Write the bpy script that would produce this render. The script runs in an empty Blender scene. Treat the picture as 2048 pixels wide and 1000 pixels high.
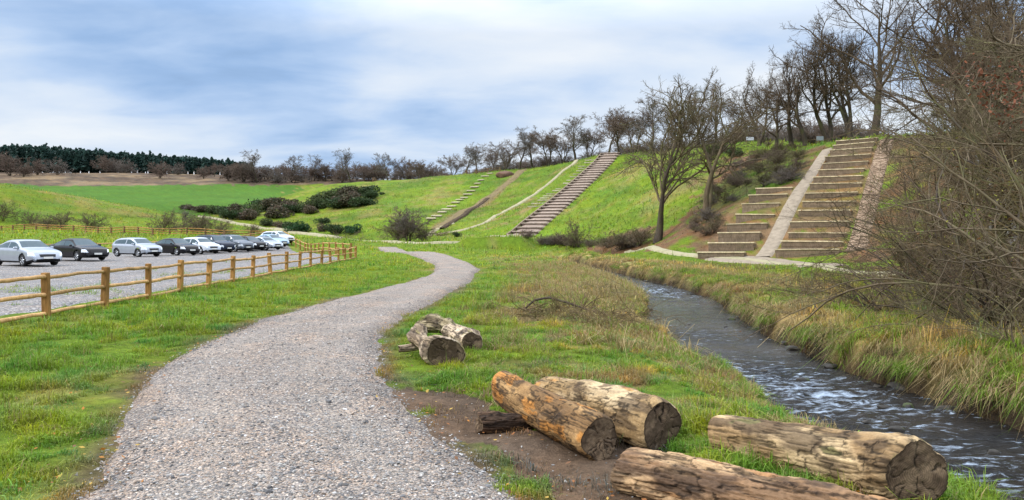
import bpy, math, random
import numpy as np
from mathutils import Vector, Matrix
R = math.radians
SC = bpy.context.scene
COL = SC.collection
rng0 = np.random.default_rng(7)

# ------------------------------------------------------------------ noise
def _hash(ix, iy, s):
    h = (ix.astype(np.int64) * 374761393 + iy.astype(np.int64) * 668265263 + s * 974711 + 1013) & 0x7fffffff
    h = ((h ^ (h >> 13)) * 1274126177) & 0x7fffffff
    h = ((h ^ (h >> 16)) * 461845907) & 0x7fffffff
    return ((h ^ (h >> 15)) & 0xffff) / 65535.0

def vnoise(x, y, s=0):
    x = np.asarray(x, float); y = np.asarray(y, float)
    ix = np.floor(x); iy = np.floor(y)
    fx = x - ix; fy = y - iy
    fx = fx * fx * (3 - 2 * fx); fy = fy * fy * (3 - 2 * fy)
    a = _hash(ix, iy, s); b = _hash(ix + 1, iy, s); c = _hash(ix, iy + 1, s); d = _hash(ix + 1, iy + 1, s)
    return (a * (1 - fx) + b * fx) * (1 - fy) + (c * (1 - fx) + d * fx) * fy

def fbm(x, y, s=0, octv=4):
    t = 0.0; a = 0.5; n = 0.0; f = 1.0
    for k in range(octv):
        t = t + a * vnoise(np.asarray(x) * f + 17.3 * k, np.asarray(y) * f - 9.1 * k, s + k); n += a; a *= 0.5; f *= 2.03
    return t / n

def sstep(a, b, x):
    t = np.clip((np.asarray(x, float) - a) / (b - a), 0, 1)
    return t * t * (3 - 2 * t)

# ------------------------------------------------------------------ mesh helpers
def mesh_np(name, verts, tris=None, quads=None, smooth=True, col=None, attrs=None):
    verts = np.asarray(verts, np.float32).reshape(-1, 3)
    me = bpy.data.meshes.new(name)
    me.vertices.add(len(verts)); me.vertices.foreach_set('co', verts.ravel())
    loops = []; starts = []; totals = []; pos = 0
    if quads is not None and len(quads):
        q = np.asarray(quads, np.int32).reshape(-1, 4); loops.append(q.ravel())
        starts.append(pos + np.arange(len(q)) * 4); pos += q.size; totals.append(np.full(len(q), 4))
    if tris is not None and len(tris):
        t = np.asarray(tris, np.int32).reshape(-1, 3); loops.append(t.ravel())
        starts.append(pos + np.arange(len(t)) * 3); pos += t.size; totals.append(np.full(len(t), 3))
    loops = np.concatenate(loops).astype(np.int32); starts = np.concatenate(starts).astype(np.int32); totals = np.concatenate(totals).astype(np.int32)
    me.loops.add(len(loops)); me.loops.foreach_set('vertex_index', loops)
    me.polygons.add(len(starts)); me.polygons.foreach_set('loop_start', starts); me.polygons.foreach_set('loop_total', totals)
    me.update(calc_edges=True)
    me.polygons.foreach_set('use_smooth', np.full(len(starts), bool(smooth)))
    if col is not None:
        a = me.attributes.new('Col', 'FLOAT_COLOR', 'POINT')
        c = np.ones((len(verts), 4), np.float32); c[:, :3] = col
        a.data.foreach_set('color', c.ravel())
    for k, v in (attrs or {}).items():
        a = me.attributes.new(k, 'FLOAT', 'POINT'); a.data.foreach_set('value', np.asarray(v, np.float32))
    me.validate(); me.update()
    return me

def link(name, me, mat=None, parent=None):
    o = bpy.data.objects.new(name, me); COL.objects.link(o)
    if mat is not None and me is not None and len(me.materials) == 0: me.materials.append(mat)
    if parent is not None: o.parent = parent
    return o

def tag(o, label=None, cat=None, group=None, kind=None):
    if label: o['label'] = label
    if cat: o['category'] = cat
    if group: o['group'] = group
    if kind: o['kind'] = kind
    return o

def thing(name, loc, label, cat, group=None, rz=0.0):
    o = bpy.data.objects.new(name, None); COL.objects.link(o); o.location = loc; o.rotation_euler = (0, 0, rz)
    o.empty_display_size = 0.2
    return tag(o, label, cat, group)

def copy_tree(o, parent=None):
    c = o.copy(); COL.objects.link(c)
    if parent is not None: c.parent = parent
    for ch in list(o.children): copy_tree(ch, c)
    return c

class MB:
    """collects tubes, boxes and grids into one mesh"""
    def __init__(s): s.v = []; s.q = []; s.t = []; s.c = []; s.n = 0
    def add(s, v, quads=None, tris=None, col=None):
        v = np.asarray(v, float).reshape(-1, 3)
        if quads is not None and len(quads): s.q.append(np.asarray(quads).reshape(-1, 4) + s.n)
        if tris is not None and len(tris): s.t.append(np.asarray(tris).reshape(-1, 3) + s.n)
        s.v.append(v); s.n += len(v)
        if col is not None:
            c = np.asarray(col, float); s.c.append(np.broadcast_to(c, (len(v), 3)) if c.ndim == 1 else c)
    def box(s, size, M=None, bev=0.0):
        sx, sy, sz = [k / 2 for k in size]
        b = min(bev, sx * .9, sy * .9, sz * .9)
        if b <= 0:
            v = np.array([[x, y, z] for z in (-sz, sz) for y in (-sy, sy) for x in (-sx, sx)], float)
            q = [[0, 2, 3, 1], [4, 5, 7, 6], [0, 1, 5, 4], [2, 6, 7, 3], [0, 4, 6, 2], [1, 3, 7, 5]]
            t = None
        else:
            v = []; idx = {}
            for iz, z in enumerate((-1, 1)):
                for iy, y in enumerate((-1, 1)):
                    for ix, x in enumerate((-1, 1)):
                        for ax in range(3):
                            p = [x * sx, y * sy, z * sz]
                            for k, sg in enumerate((x, y, z)):
                                if k != ax: p[k] -= sg * b
                            idx[(ix, iy, iz, ax)] = len(v); v.append(p)
            v = np.array(v, float); q = []; t = []
            for ax in range(3):
                o = [k for k in range(3) if k != ax]
                for sg in (0, 1):
                    f = []
                    for a, c in ((0, 0), (1, 0), (1, 1), (0, 1)):
                        k = [0, 0, 0]; k[ax] = sg; k[o[0]] = a; k[o[1]] = c; f.append(idx[(*k, ax)])
                    q.append(f)
                for a in (0, 1):
                    for c in (0, 1):
                        k0 = [0, 0, 0]; k0[o[0]] = a; k0[o[1]] = c; k1 = list(k0); k0[ax] = 0; k1[ax] = 1
                        q.append([idx[(*k0, o[0])], idx[(*k1, o[0])], idx[(*k1, o[1])], idx[(*k0, o[1])]])
            for ix in (0, 1):
                for iy in (0, 1):
                    for iz in (0, 1): t.append([idx[(ix, iy, iz, a)] for a in range(3)])
        if M is not None:
            A = np.array(M); v = v @ A[:3, :3].T + A[:3, 3]
        s.add(v, q, t)
    def tubes(s, P, Rr, sides=6, cap=False, col=None):
        v, q = tube_arrays(P, Rr, sides)
        n0 = s.n
        s.add(v, q, col=None if col is None else np.repeat(np.asarray(col, float).reshape(-1, 3), len(v) // np.asarray(col).reshape(-1, 3).shape[0], axis=0))
        if cap:
            N, K = np.asarray(P).shape[:2]
            base = np.arange(N) * K * sides + n0
            for b0 in base:
                for e in (0, (K - 1) * sides):
                    for j in range(1, sides - 1):
                        s.t.append(np.array([[b0 + e, b0 + e + j, b0 + e + j + 1]]) if e else np.array([[b0 + e, b0 + e + j + 1, b0 + e + j]]))
    def mesh(s, name, smooth=True, recalc=False):
        me = mesh_np(name, np.concatenate(s.v), np.concatenate(s.t) if s.t else None, np.concatenate(s.q) if s.q else None, smooth,
                     col=np.concatenate(s.c) if s.c and sum(len(k) for k in s.c) == s.n else None)
        if recalc:
            import bmesh
            bm = bmesh.new(); bm.from_mesh(me); bmesh.ops.recalc_face_normals(bm, faces=bm.faces); bm.to_mesh(me); bm.free()
        return me

def tube_arrays(P, Rr, sides):
    P = np.asarray(P, float); Rr = np.asarray(Rr, float)
    if P.ndim == 2: P = P[None]; Rr = Rr[None]
    N, K, _ = P.shape
    T = np.gradient(P, axis=1); T /= np.linalg.norm(T, axis=2, keepdims=True) + 1e-9
    Tm = T.mean(1)
    ref = np.where((np.abs(Tm[:, 2]) > 0.8)[:, None], np.array([1., 0, 0]), np.array([0, 0, 1.]))[:, None, :]
    A = np.cross(T, ref); A /= np.linalg.norm(A, axis=2, keepdims=True) + 1e-9
    B = np.cross(T, A)
    th = np.arange(sides) / sides * 2 * np.pi
    v = P[:, :, None, :] + Rr[:, :, None, None] * (A[:, :, None, :] * np.cos(th)[None, None, :, None] + B[:, :, None, :] * np.sin(th)[None, None, :, None])
    i = np.arange(N)[:, None, None] * K * sides; k = np.arange(K - 1)[None, :, None] * sides; j = np.arange(sides)[None, None, :]; j2 = (j + 1) % sides
    q = np.stack([i + k + j, i + k + sides + j, i + k + sides + j2, i + k + j2], -1)
    return v.reshape(-1, 3), q.reshape(-1, 4)

def TRS(loc=(0, 0, 0), rz=0.0, ry=0.0, rx=0.0):
    return Matrix.Translation(loc) @ Matrix.Rotation(rz, 4, 'Z') @ Matrix.Rotation(ry, 4, 'Y') @ Matrix.Rotation(rx, 4, 'X')

# ------------------------------------------------------------------ materials
class NT:
    def __init__(s, m):
        m.use_nodes = True; s.m = m; s.nt = m.node_tree; s.nt.nodes.clear()
    def n(s, t, ins=None, **kw):
        nd = s.nt.nodes.new(t)
        for k, v in kw.items(): setattr(nd, k, v)
        for k, v in (ins or {}).items():
            if hasattr(v, 'is_output'): s.nt.links.new(v, nd.inputs[k])
            elif hasattr(v, 'outputs'): s.nt.links.new(v.outputs[0], nd.inputs[k])
            else: nd.inputs[k].default_value = v
        return nd
    def noise(s, vec, scale, detail=4, rough=.55, dist=0.0):
        return s.n('ShaderNodeTexNoise', {'Vector': vec, 'Scale': scale, 'Detail': detail, 'Roughness': rough, 'Distortion': dist}).outputs[0]
    def ramp(s, fac, stops, interp='LINEAR'):
        r = s.n('ShaderNodeValToRGB', {0: fac}); cr = r.color_ramp; cr.interpolation = interp
        while len(cr.elements) < len(stops): cr.elements.new(0.5)
        for e, (p, c) in zip(cr.elements, stops):
            e.position = p; e.color = (*c, 1) if not isinstance(c, (int, float)) else (c, c, c, 1)
        return r.outputs[0]
    def mix(s, a, b, f, mode='MIX'):
        m = s.n('ShaderNodeMix', data_type='RGBA', blend_type=mode)
        for k, v in ((0, f), (6, a), (7, b)):
            if hasattr(v, 'is_output'): s.nt.links.new(v, m.inputs[k])
            elif isinstance(v, (tuple, list)): m.inputs[k].default_value = (*v, 1) if len(v) == 3 else v
            else: m.inputs[k].default_value = v if k == 0 else (v, v, v, 1)
        return m.outputs[2]
    def math(s, op, a, b=0.0, clamp=False):
        m = s.n('ShaderNodeMath', {0: a, 1: b}, operation=op); m.use_clamp = clamp
        return m.outputs[0]
    def mapping(s, vec, scale=(1, 1, 1), rot=(0, 0, 0), loc=(0, 0, 0)):
        return s.n('ShaderNodeMapping', {'Vector': vec, 'Scale': scale, 'Rotation': rot, 'Location': loc}).outputs[0]
    def bump(s, h, strength=.5, dist=.02):
        return s.n('ShaderNodeBump', {'Height': h, 'Strength': strength, 'Distance': dist}).outputs[0]
    def out(s, sh):
        s.n('ShaderNodeOutputMaterial', {'Surface': sh}); return s.m
    def bsdf(s, **kw):
        names = {'color': 'Base Color', 'rough': 'Roughness', 'normal': 'Normal', 'metal': 'Metallic', 'spec': 'Specular IOR Level', 'coat': 'Coat Weight', 'ior': 'IOR'}
        ins = {}
        for k, v in kw.items():
            if isinstance(v, tuple) and len(v) == 3: v = (*v, 1)
            ins[names[k]] = v
        return s.n('ShaderNodeBsdfPrincipled', ins)
def newmat(name): return NT(bpy.data.materials.new(name))
def geo(t): return t.n('ShaderNodeNewGeometry').outputs['Position']
def objc(t): return t.n('ShaderNodeTexCoord').outputs['Object']
def attr(t, name='Col'): return t.n('ShaderNodeAttribute', attribute_name=name)

def simple(name, color, rough=.6, metal=0.0, var=.25, scale=6.0, spec=.3, coat=0.0):
    t = newmat(name); n = t.noise(objc(t), scale, 5)
    d = tuple(c * (1 - var) for c in color); l = tuple(min(1, c * (1 + var)) for c in color)
    c = t.ramp(n, [(.3, d), (.7, l)])
    return t.out(t.bsdf(color=c, rough=rough, metal=metal, spec=spec, coat=coat))

# ------------------------------------------------------------------ camera
EYE = 1.7; HOR = 473.0; F = 1500.0
cam = bpy.data.cameras.new('camera'); camo = bpy.data.objects.new('camera', cam); COL.objects.link(camo)
camo.location = (0, 0, EYE); camo.rotation_euler = (R(90), 0, 0)
cam.sensor_width = 36; cam.lens = 36 * F / 2048; cam.shift_y = -(500 - HOR) / 2048
cam.clip_start = 0.05; cam.clip_end = 6000
SC.camera = camo
def w3(px, py, Y): return np.array([(px - 1024) / F * Y, Y, EYE - (py - HOR) / F * Y])
# ------------------------------------------------------------------ terrain height
CP = []
def cp(px, py, Y): CP.append(tuple(w3(px, py, Y)))
def cz(x, y, z): CP.append((x, y, z))
for Y in (-40, -15, 0, 8, 16, 25, 35, 46):
    for X in (-60, -40, -25, -15, -8, 0, 5): cz(X, Y, 0)
for X, Y in ((-30, 58), (-18, 58), (-10, 60), (-45, 60), (-2, 58), (6, 58), (12, 50), (-25, 78), (-36, 70), (-22, 90), (-8, 75), (3, 70), (10, 62), (13, 40), (11, 30), (10, 20), (9, 12), (9, 4), (9, -15)): cz(X, Y, 0.05)
for X, Y, Z in ((16, 33, .1), (16, 24, .7), (14, 14, .8), (16, 0, 1.0), (14, -20, 1), (22, 22, 4), (22, 8, 4), (26, -10, 6), (40, -30, 10)): cz(X, Y, Z)
# valley floor up the vale, foot of the right hill
for a in ((1030, 478, 110), (1200, 492, 95), (1300, 501, 80), (1430, 513, 64), (960, 482, 112), (860, 478, 125), (780, 472, 140), (900, 487, 100), (760, 487, 104), (700, 472, 140), (600, 466, 150), (640, 480, 105)): cp(*a)
# terraces
cz(19.0, 59.4, 0.05); cz(20.4, 58.5, .05); cz(24.3, 56, .05); cz(27.9, 70.2, 5.9); cz(31.5, 67.8, 5.9); cz(35.4, 82, 11.9); cz(38.7, 79.5, 11.9); cz(23, 72, 5.9)
cz(22.3, 63.9, 2.5); cz(26.2, 61.4, 2.5)
for a in ((1700, 545, 36), (1760, 548, 37), (1850, 430, 58), (1850, 300, 72), (1800, 500, 48), (2000, 400, 48), (2000, 300, 58), (2048, 520, 33), (1950, 270, 68), (2048, 250, 58)): cp(*a)
for X, Y, Z in ((60, 30, 11), (60, 80, 13), (90, 50, 13), (90, 120, 14), (45, 100, 13), (60, 130, 15), (48, 170, 18), (34, 230, 19), (-20, 272, 19), (-60, 300, 19), (120, 250, 18)): cz(X, Y, Z)
# mid hillside
for a in ((1040, 476, 110), (1225, 308, 170), (1160, 318, 185), (1000, 342, 210), (900, 350, 225), (760, 362, 240), (640, 372, 255), (570, 393, 265), (1350, 298, 145), (1500, 283, 115), (1600, 281, 99)): cp(*a)
cz(12, 140, 11)
for a in ((900, 400, 180), (1000, 400, 175), (950, 430, 150), (1100, 400, 150), (1100, 350, 175), (1200, 420, 115), (1200, 360, 145), (1300, 420, 98), (1300, 350, 120), (1400, 420, 85), (1400, 340, 105), (1480, 400, 77), (1490, 330, 97), (1600, 330, 82), (800, 400, 190), (800, 440, 150), (700, 430, 165), (740, 376, 225), (600, 410, 200), (700, 455, 150), (620, 455, 160)): cp(*a)
# left hill
for a in ((0, 370, 150), (100, 384, 155), (200, 402, 160), (300, 418, 170), (400, 433, 175), (460, 442, 175), (540, 457, 170), (0, 457, 126), (150, 461, 120), (300, 466, 113), (450, 471, 105), (560, 476, 98), (100, 420, 143), (250, 436, 148), (400, 450, 148), (0, 478, 90), (150, 480, 88)): cp(*a)
for X, Y, Z in ((-130, 205, 8), (-110, 225, 7), (-92, 205, 4.5), (-140, 140, 15), (-190, 200, 15), (-100, 80, 3), (-110, 40, 1), (-200, 60, 6)): cz(X, Y, Z)
# vale head and the far plateau
for a in ((540, 430, 215), (480, 425, 240), (350, 412, 245), (200, 395, 275), (90, 372, 330), (350, 370, 330), (590, 374, 330), (0, 350, 400), (200, 348, 400), (400, 355, 400), (480, 364, 345), (640, 364, 345), (800, 362, 345), (0, 345, 460), (300, 347, 460), (600, 352, 450)): cp(*a)
cz(-75, 305, 18); cz(-40, 400, 30); cz(60, 400, 24); cz(-600, 700, 40); cz(0, 800, 36); cz(500, 600, 24); cz(-700, 200, 35); cz(500, 100, 14); cz(0, -300, 0); cz(-400, -200, 5); cz(400, -200, 12)
CP = np.array(CP)
_C2 = 9.0 ** 2
def _phi(dx, dy): return np.sqrt(dx * dx + dy * dy + _C2)
_n = len(CP)
_A = np.zeros((_n + 3, _n + 3))
_A[:_n, :_n] = _phi(CP[:, None, 0] - CP[None, :, 0], CP[:, None, 1] - CP[None, :, 1]) - 0.6 * np.eye(_n)
_A[:_n, _n] = 1; _A[:_n, _n + 1:] = CP[:, :2] / 100; _A[_n:, :_n] = _A[:_n, _n:].T
_W = np.linalg.solve(_A, np.concatenate([CP[:, 2], [0, 0, 0]]))
def HB(x, y):
    x = np.asarray(x, float); y = np.asarray(y, float); sh = np.broadcast(x, y).shape
    xf = np.broadcast_to(x, sh).ravel(); yf = np.broadcast_to(y, sh).ravel(); o = np.empty(len(xf))
    for a in range(0, len(xf), 20000):
        xs = xf[a:a + 20000]; ys = yf[a:a + 20000]
        o[a:a + 20000] = _phi(xs[:, None] - CP[None, :, 0], ys[:, None] - CP[None, :, 1]) @ _W[:_n] + _W[_n] + (xs * _W[_n + 1] + ys * _W[_n + 2]) / 100
    # the meadow around the camera is level
    near = (1 - sstep(38, 60, yf)) * (1 - sstep(7, 12, xf)) * sstep(-75, -50, xf)
    o = o * (1 - near)
    return o.reshape(sh)

# stream: bank tops (left) and water edge (right) as functions of Y
_SY = np.array([-40, 0, 4, 5.8, 7.5, 9.8, 12.8, 16.5, 18.5, 20.5, 23, 27, 37, 51, 62, 73, 84, 95, 110, 130])
_SL = np.array([6.0, 4.7, 3.9, 3.5, 3.2, 3.05, 3.02, 2.95, 3.05, 3.45, 3.95, 4.55, 4.85, 4.7, 3.8, 2.4, -0.1, -3.5, -10.3, -22.3])
_RY = np.array([-40, 0, 5, 9, 10.5, 12.4, 14.9, 17.7, 22.7, 27, 30.8, 37.5, 49, 62, 78, 90, 110, 130])
_RX = np.array([9.2, 7.0, 6.3, 5.88, 5.85, 5.78, 5.82, 5.85, 6.45, 7.15, 7.5, 7.1, 6.5, 5.2, 2.4, -.1, -7.2, -19.2])
def stream(y):
    n1 = (fbm(y * .55, y * 0 + 3, 5, 3) - .5) * .5; n2 = (fbm(y * .5, y * 0 + 9, 6, 3) - .5) * .7
    return np.interp(y, _SY, _SL) + n1, np.interp(y, _RY, _RX) + n2
ZW = -0.6
STAIR = None
def H(x, y, fine=True):
    x = np.asarray(x, float); y = np.asarray(y, float)
    h = HB(x, y)
    if fine:
        d = np.hypot(x, y)
        h = h + (fbm(x * 1.3, y * 1.3, 11, 4) - .5) * .10 * sstep(1, 5, d) + (fbm(x * .12, y * .12, 21, 3) - .5) * .8 * sstep(55, 110, d)
    if STAIR is not None:
        # the bed of the long stairs is cut level across the slope
        m = np.asarray((np.abs(x - 12) < 24) & (y > 100) & (y < 185))
        if m.any():
            bx = np.broadcast_to(x, m.shape)[m]; byy = np.broadcast_to(y, m.shape)[m]
            t = np.clip(((bx - STAIR[0][0]) * STAIR[1][0] + (byy - STAIR[0][1]) * STAIR[1][1]), 0, STAIR[2]); dl = np.abs((bx - STAIR[0][0]) * -STAIR[1][1] + (byy - STAIR[0][1]) * STAIR[1][0])
            k = 1 - sstep(2.7, 5.5, dl); h = np.array(h, float); h[m] = h[m] * (1 - k) + np.interp(t, STAIR[3], STAIR[4]) * k
    xl, xr = stream(y)
    fade = 1 - sstep(84, 102, y)
    # left bank dips gently to the water, right bank is higher and steeper
    h = h - .28 * sstep(-1.5, 0.0, x - xl) * fade * (x < (xl + xr) / 2)
    hr = (.05 * np.exp(-((x - xr - 1.2) / 1.0) ** 2) - .16 * np.exp(-((x - xr - .3) / .5) ** 2) + .40 * (fbm(x * .9, y * .9, 23, 3) - .5) * np.exp(-((x - xr - 1.0) / 1.2) ** 2)) * fade
    h = h + hr
    ins = sstep(0.0, .45, x - xl) * (1 - sstep(-.12, .36, x - xr)) * fade
    return h * (1 - ins) + (-.95) * ins
def gp(px, py, ymax=420.0):
    """ground point seen at pixel (px, py) of the photograph"""
    Ys = np.geomspace(3.0, ymax, 900)
    X = (px - 1024) / F * Ys; Z = EYE - (py - HOR) / F * Ys
    d = Z - HB(X, Ys)
    k = np.where(d < 0)[0]
    if len(k) == 0: i = len(Ys) - 1; Y = Ys[i]
    else:
        i = k[0]; Y = Ys[i] if i == 0 else Ys[i - 1] + (Ys[i] - Ys[i - 1]) * d[i - 1] / (d[i - 1] - d[i])
    return np.array([(px - 1024) / F * Y, Y])
_a = gp(1042, 474); _b = gp(1222, 309); _L = np.linalg.norm(_b - _a); _d = (_b - _a) / _L; _t = np.linspace(0, _L, 40)
_z = HB(_a[0] + _d[0] * _t, _a[1] + _d[1] * _t)
_k = np.polyfit(_t, _z, 2); _e = np.clip(np.minimum(_t, _L - _t) / 6, 0, 1); _z = _z * (1 - _e) + np.polyval(_k, _t) * _e
STAIR = (_a, _d, _L, _t, _z)
def at(px, Y):
    X = (px - 1024) / F * Y
    return np.array([X, Y, float(H(X, Y))])
def inpoly(x, y, poly):
    poly = np.asarray(poly); c = np.zeros(np.shape(x), bool); j = len(poly) - 1
    for i in range(len(poly)):
        xi, yi = poly[i]; xj, yj = poly[j]
        c ^= ((yi > y) != (yj > y)) & (x < (xj - xi) * (y - yi) / (yj - yi + 1e-12) + xi); j = i
    return c
def pxpoly(pts): return np.array([gp(*p) for p in pts])
def dist_poly(x, y, pl):
    pl = np.asarray(pl); best = np.full(np.shape(x), 1e9)
    for a, b in zip(pl[:-1], pl[1:]):
        d = b - a; t = np.clip(((x - a[0]) * d[0] + (y - a[1]) * d[1]) / (d @ d + 1e-9), 0, 1)
        best = np.minimum(best, np.hypot(x - a[0] - t * d[0], y - a[1] - t * d[1]))
    return best

# gravel path edges as functions of Y (world)
_PY = np.array([-30, -5, 3, 4.85, 6.8, 9.5, 11.8, 15.3, 18.6, 23.8, 29.3, 35.4, 44.7, 56.7, 72.9, 90, 104])
_PL = np.array([-2.2, -2.2, -2.3, -2.69, -3.5, -4.5, -4.9, -5.1, -4.8, -4.2, -3.65, -3.65, -4.6, -6.95, -10.9, -15.5, -20])
_QY = np.array([-30, -5, 3, 5.2, 6.4, 8.3, 11.2, 13.6, 16.2, 20.9, 27.7, 38, 47.2, 60.7, 75, 90, 104])
_QX = np.array([1.4, 1.3, .7, -.05, -.62, -1.4, -2.0, -2.35, -2.3, -2.0, -1.55, -1.67, -2.6, -5.0, -8.6, -12.8, -17.5])
def _smooth_interp(y, a, b):
    return (np.interp(y - .8, a, b) + 2 * np.interp(y, a, b) + np.interp(y + .8, a, b)) / 4
def path_edges(y):
    return _smooth_interp(y, _PY, _PL), _smooth_interp(y, _QY, _QX)

CARPARK = np.array([(-9.9, -10), (-10.0, 14), (-12.3, 55.5), (-13.5, 60), (-21, 77), (-27, 92), (-32, 94), (-35.5, 78), (-42, 63), (-62, 50), (-62, -10)])
# ------------------------------------------------------------------ zones for ground colour and plants
Z_FAR = np.array([(-250, 332), (-94, 336), (-86, 300), (-84, 268), (-88, 240), (-98, 228), (-125, 226), (-165, 238), (-215, 275), (-250, 310)])
Z_SCRUBR = pxpoly([(1180, 494), (1230, 470), (1290, 455), (1380, 440), (1400, 380), (1420, 330), (1470, 305), (1560, 300), (1640, 290), (1655, 310), (1600, 360), (1520, 365), (1440, 470), (1425, 508), (1300, 500)])
Z_SCRUBR = np.vstack([Z_SCRUBR])
Z_RIGHT = np.array([(25.2, 56.2), (39.8, 78), (70, 80), (90, 30), (60, -20), (9.5, -20), (9, 8), (10, 20), (13.5, 30), (18, 38)])
Z_BANKF = pxpoly([(0, 345), (600, 352), (600, 370), (80, 372), (0, 366)])
Z_TERR = np.array([(14.8, 61.5), (24.4, 55.8), (39.4, 79.6), (34.0, 83.5), (27.6, 74), (22.5, 75)])
Z_MUD = np.array([(-.95, 7.2), (-.2, 6.0), (.3, 4.9), (.9, 3), (3.0, 2.5), (2.9, 4.0), (2.2, 4.9), (1.4, 5.3), (1.3, 5.9), (.7, 6.4), (.05, 7.0), (-.55, 7.9), (-1.0, 8.6), (-1.3, 8.5)])
BROWN1 = pxpoly([(875, 455), (935, 420), (1000, 378), (1043, 342)])
GRASS = np.array([.098, .158, .013]); YGRASS = np.array([.108, .172, .012]); FGRASS = np.array([.052, .122, .013]); STRAW = np.array([.30, .22, .10]); LITTER = np.array([.135, .082, .045]); MUD = np.array([.10, .07, .048])
def ground_col(x, y):
    """base colour of the ground cover at world (x, y), and the masks used for planting"""
    n1 = fbm(x * .08, y * .08, 31, 4); n2 = fbm(x * .45, y * .45, 33, 4); n3 = fbm(x * 2.2, y * 2.2, 35, 3)
    d = np.hypot(x, y)
    jx = x + (fbm(x * .5, y * .5, 41, 3) - .5) * (1.2 + d * .05); jy = y + (fbm(x * .5, y * .5, 42, 3) - .5) * (1.2 + d * .05)
    c = GRASS[None] * np.ones((len(x), 1))
    def mixin(c, tgt, m): m = np.clip(m, 0, 1)[:, None]; return c * (1 - m) + np.asarray(tgt) * m
    # yellow-green hills
    c = mixin(c, YGRASS, sstep(48, 80, y) * (.35 + .65 * sstep(.35, .7, n1)))
    c = mixin(c, YGRASS * [1.1, .95, 1], sstep(-25, -50, x) * sstep(60, 80, y) * sstep(.3, .75, n2) * .8)
    far = inpoly(jx, jy, Z_FAR); c = mixin(c, FGRASS, far * 1.0)
    # dry patches in the grass
    pl0, pr0 = path_edges(y); xl0, xr0 = stream(y)
    rough = sstep(.9, 2.6, x - pr0) * (x < xl0) * sstep(6, 9, y) * (1 - sstep(45, 65, y))
    dry = (sstep(.53, .75, n2) * .45 + rough * sstep(.44, .58, n2 * .5 + n3 * .5) * .55) * (1 - far)
    c = mixin(c, STRAW * .75, np.clip(dry, 0, .9) * (.4 + .6 * sstep(.4, .6, n3)))
    c = mixin(c, LITTER * 1.1, rough * sstep(.56, .66, fbm(x * .9, y * .9, 44, 4)) * .8)
    # bank tussocks
    xl, xr = stream(y); fb = 1 - sstep(80, 98, y)
    bankL = sstep(-1.7, -.2, x - xl) * (x < xr) * sstep(15, 24, y) * fb
    bankR = (1 - sstep(2.8, 5.5, x - xr + (n2 - .5) * 3)) * (x > xl) * fb * sstep(-.2, .3, x - xr)
    straw = np.clip(bankL * 1.0 + bankR, 0, 1) * sstep(.30, .58, n2 * .55 + n3 * .45)
    c = mixin(c, STRAW, straw * .9)
    wedge = inpoly(jx, jy, [(1.2, 19), (3.2, 13.5), (3.6, 17), (5.2, 36), (4.6, 48), (2.5, 40), (2.4, 26)]) * 1.0
    c = mixin(c, STRAW, wedge * sstep(.38, .6, n2 * .5 + n3 * .5) * .85)
    # scrub slopes with leaf litter
    scr = inpoly(jx, jy, Z_SCRUBR) * 1.0
    c = mixin(c, LITTER, scr * sstep(.25, .46, n2))
    rt = inpoly(jx, jy, Z_RIGHT) * 1.0
    c = mixin(c, LITTER * .9, rt * sstep(.3, .52, n2))
    c = mixin(c, LITTER * 1.25, inpoly(x, y, Z_TERR) * sstep(.30, .5, n3 * .5 + n2 * .5) * .95)
    bf = inpoly(jx, jy, Z_BANKF) | (y > 337 + 0 * x) & (x < 20)
    c = mixin(c, np.array([.105, .074, .054]), bf * .97); c = mixin(c, np.array([.06, .046, .034]), bf * sstep(.45, .6, n2) * .85); c = mixin(c, np.array([.19, .145, .085]), bf * sstep(.55, .68, n1) * .6)
    # mud by the logs and the worn verge of the path
    mud = inpoly(x + (n3 - .5) * .9 + (n2 - .5) * .5, y + (fbm(x * 2.1, y * 2.1, 47, 3) - .5) * 1.2, Z_MUD) * 1.0
    pl, pr = path_edges(y)
    verge = (1 - sstep(.0, .55, np.maximum(pl - x, x - pr) + (n3 - .5) * .7)) * sstep(.35, .55, n3 * .6 + n2 * .4) * (1 - sstep(25, 50, y))
    bare = np.clip(np.maximum(mud, verge * .9), 0, 1)
    c = mixin(c, MUD * (.8 + .5 * n3[:, None]), bare)
    # stream bed and raw bank faces
    bed = sstep(0.05, .35, x - xl) * (1 - sstep(.10, .50, x - xr + (n3 - .5) * .5)) * fb
    c = mixin(c, np.array([.045, .033, .022]), bed)
    # worn brown strip up the hill
    b1 = 1 - sstep(.9, 1.9, dist_poly(x, y, BROWN1) + (n2 - .5) * 1.5)
    c = mixin(c, np.array([.17, .125, .065]), b1 * .85)
    worn = inpoly(jx, jy, Z_WORN) * sstep(.4, .6, n2)
    c = mixin(c, np.array([.21, .165, .07]), worn * .8)
    hz_ = HB(x, y); trk = fbm(hz_ * 1.5 + n2 * 1.2, (x - y) * .025, 48, 3)
    hill = sstep(2.5, 6, hz_) * (1 - far) * (1 - bf)
    c = c * (1 - .30 * (hill * sstep(.52, .64, trk))[:, None]); c = mixin(c, STRAW * .7, hill * sstep(.56, .72, fbm(x * .16, y * .16, 49, 4)) * .45)
    c = mixin(c, GRASS * [.55, .8, 1], hill * sstep(.54, .70, fbm(x * .11, y * .11, 50, 4)) * .5)
    v = (.80 + .4 * n1) * (.8 + .4 * n3)
    return c * v[:, None], dict(bare=bare, straw=np.clip(straw + wedge * .5, 0, 1), scr=scr, rt=rt, far=far, bed=bed, bankR=bankR, bankL=bankL, wedge=wedge, rough=rough)
Z_WORN = pxpoly([(985, 450), (1010, 420), (1060, 395), (1075, 410), (1040, 440)])

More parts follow.
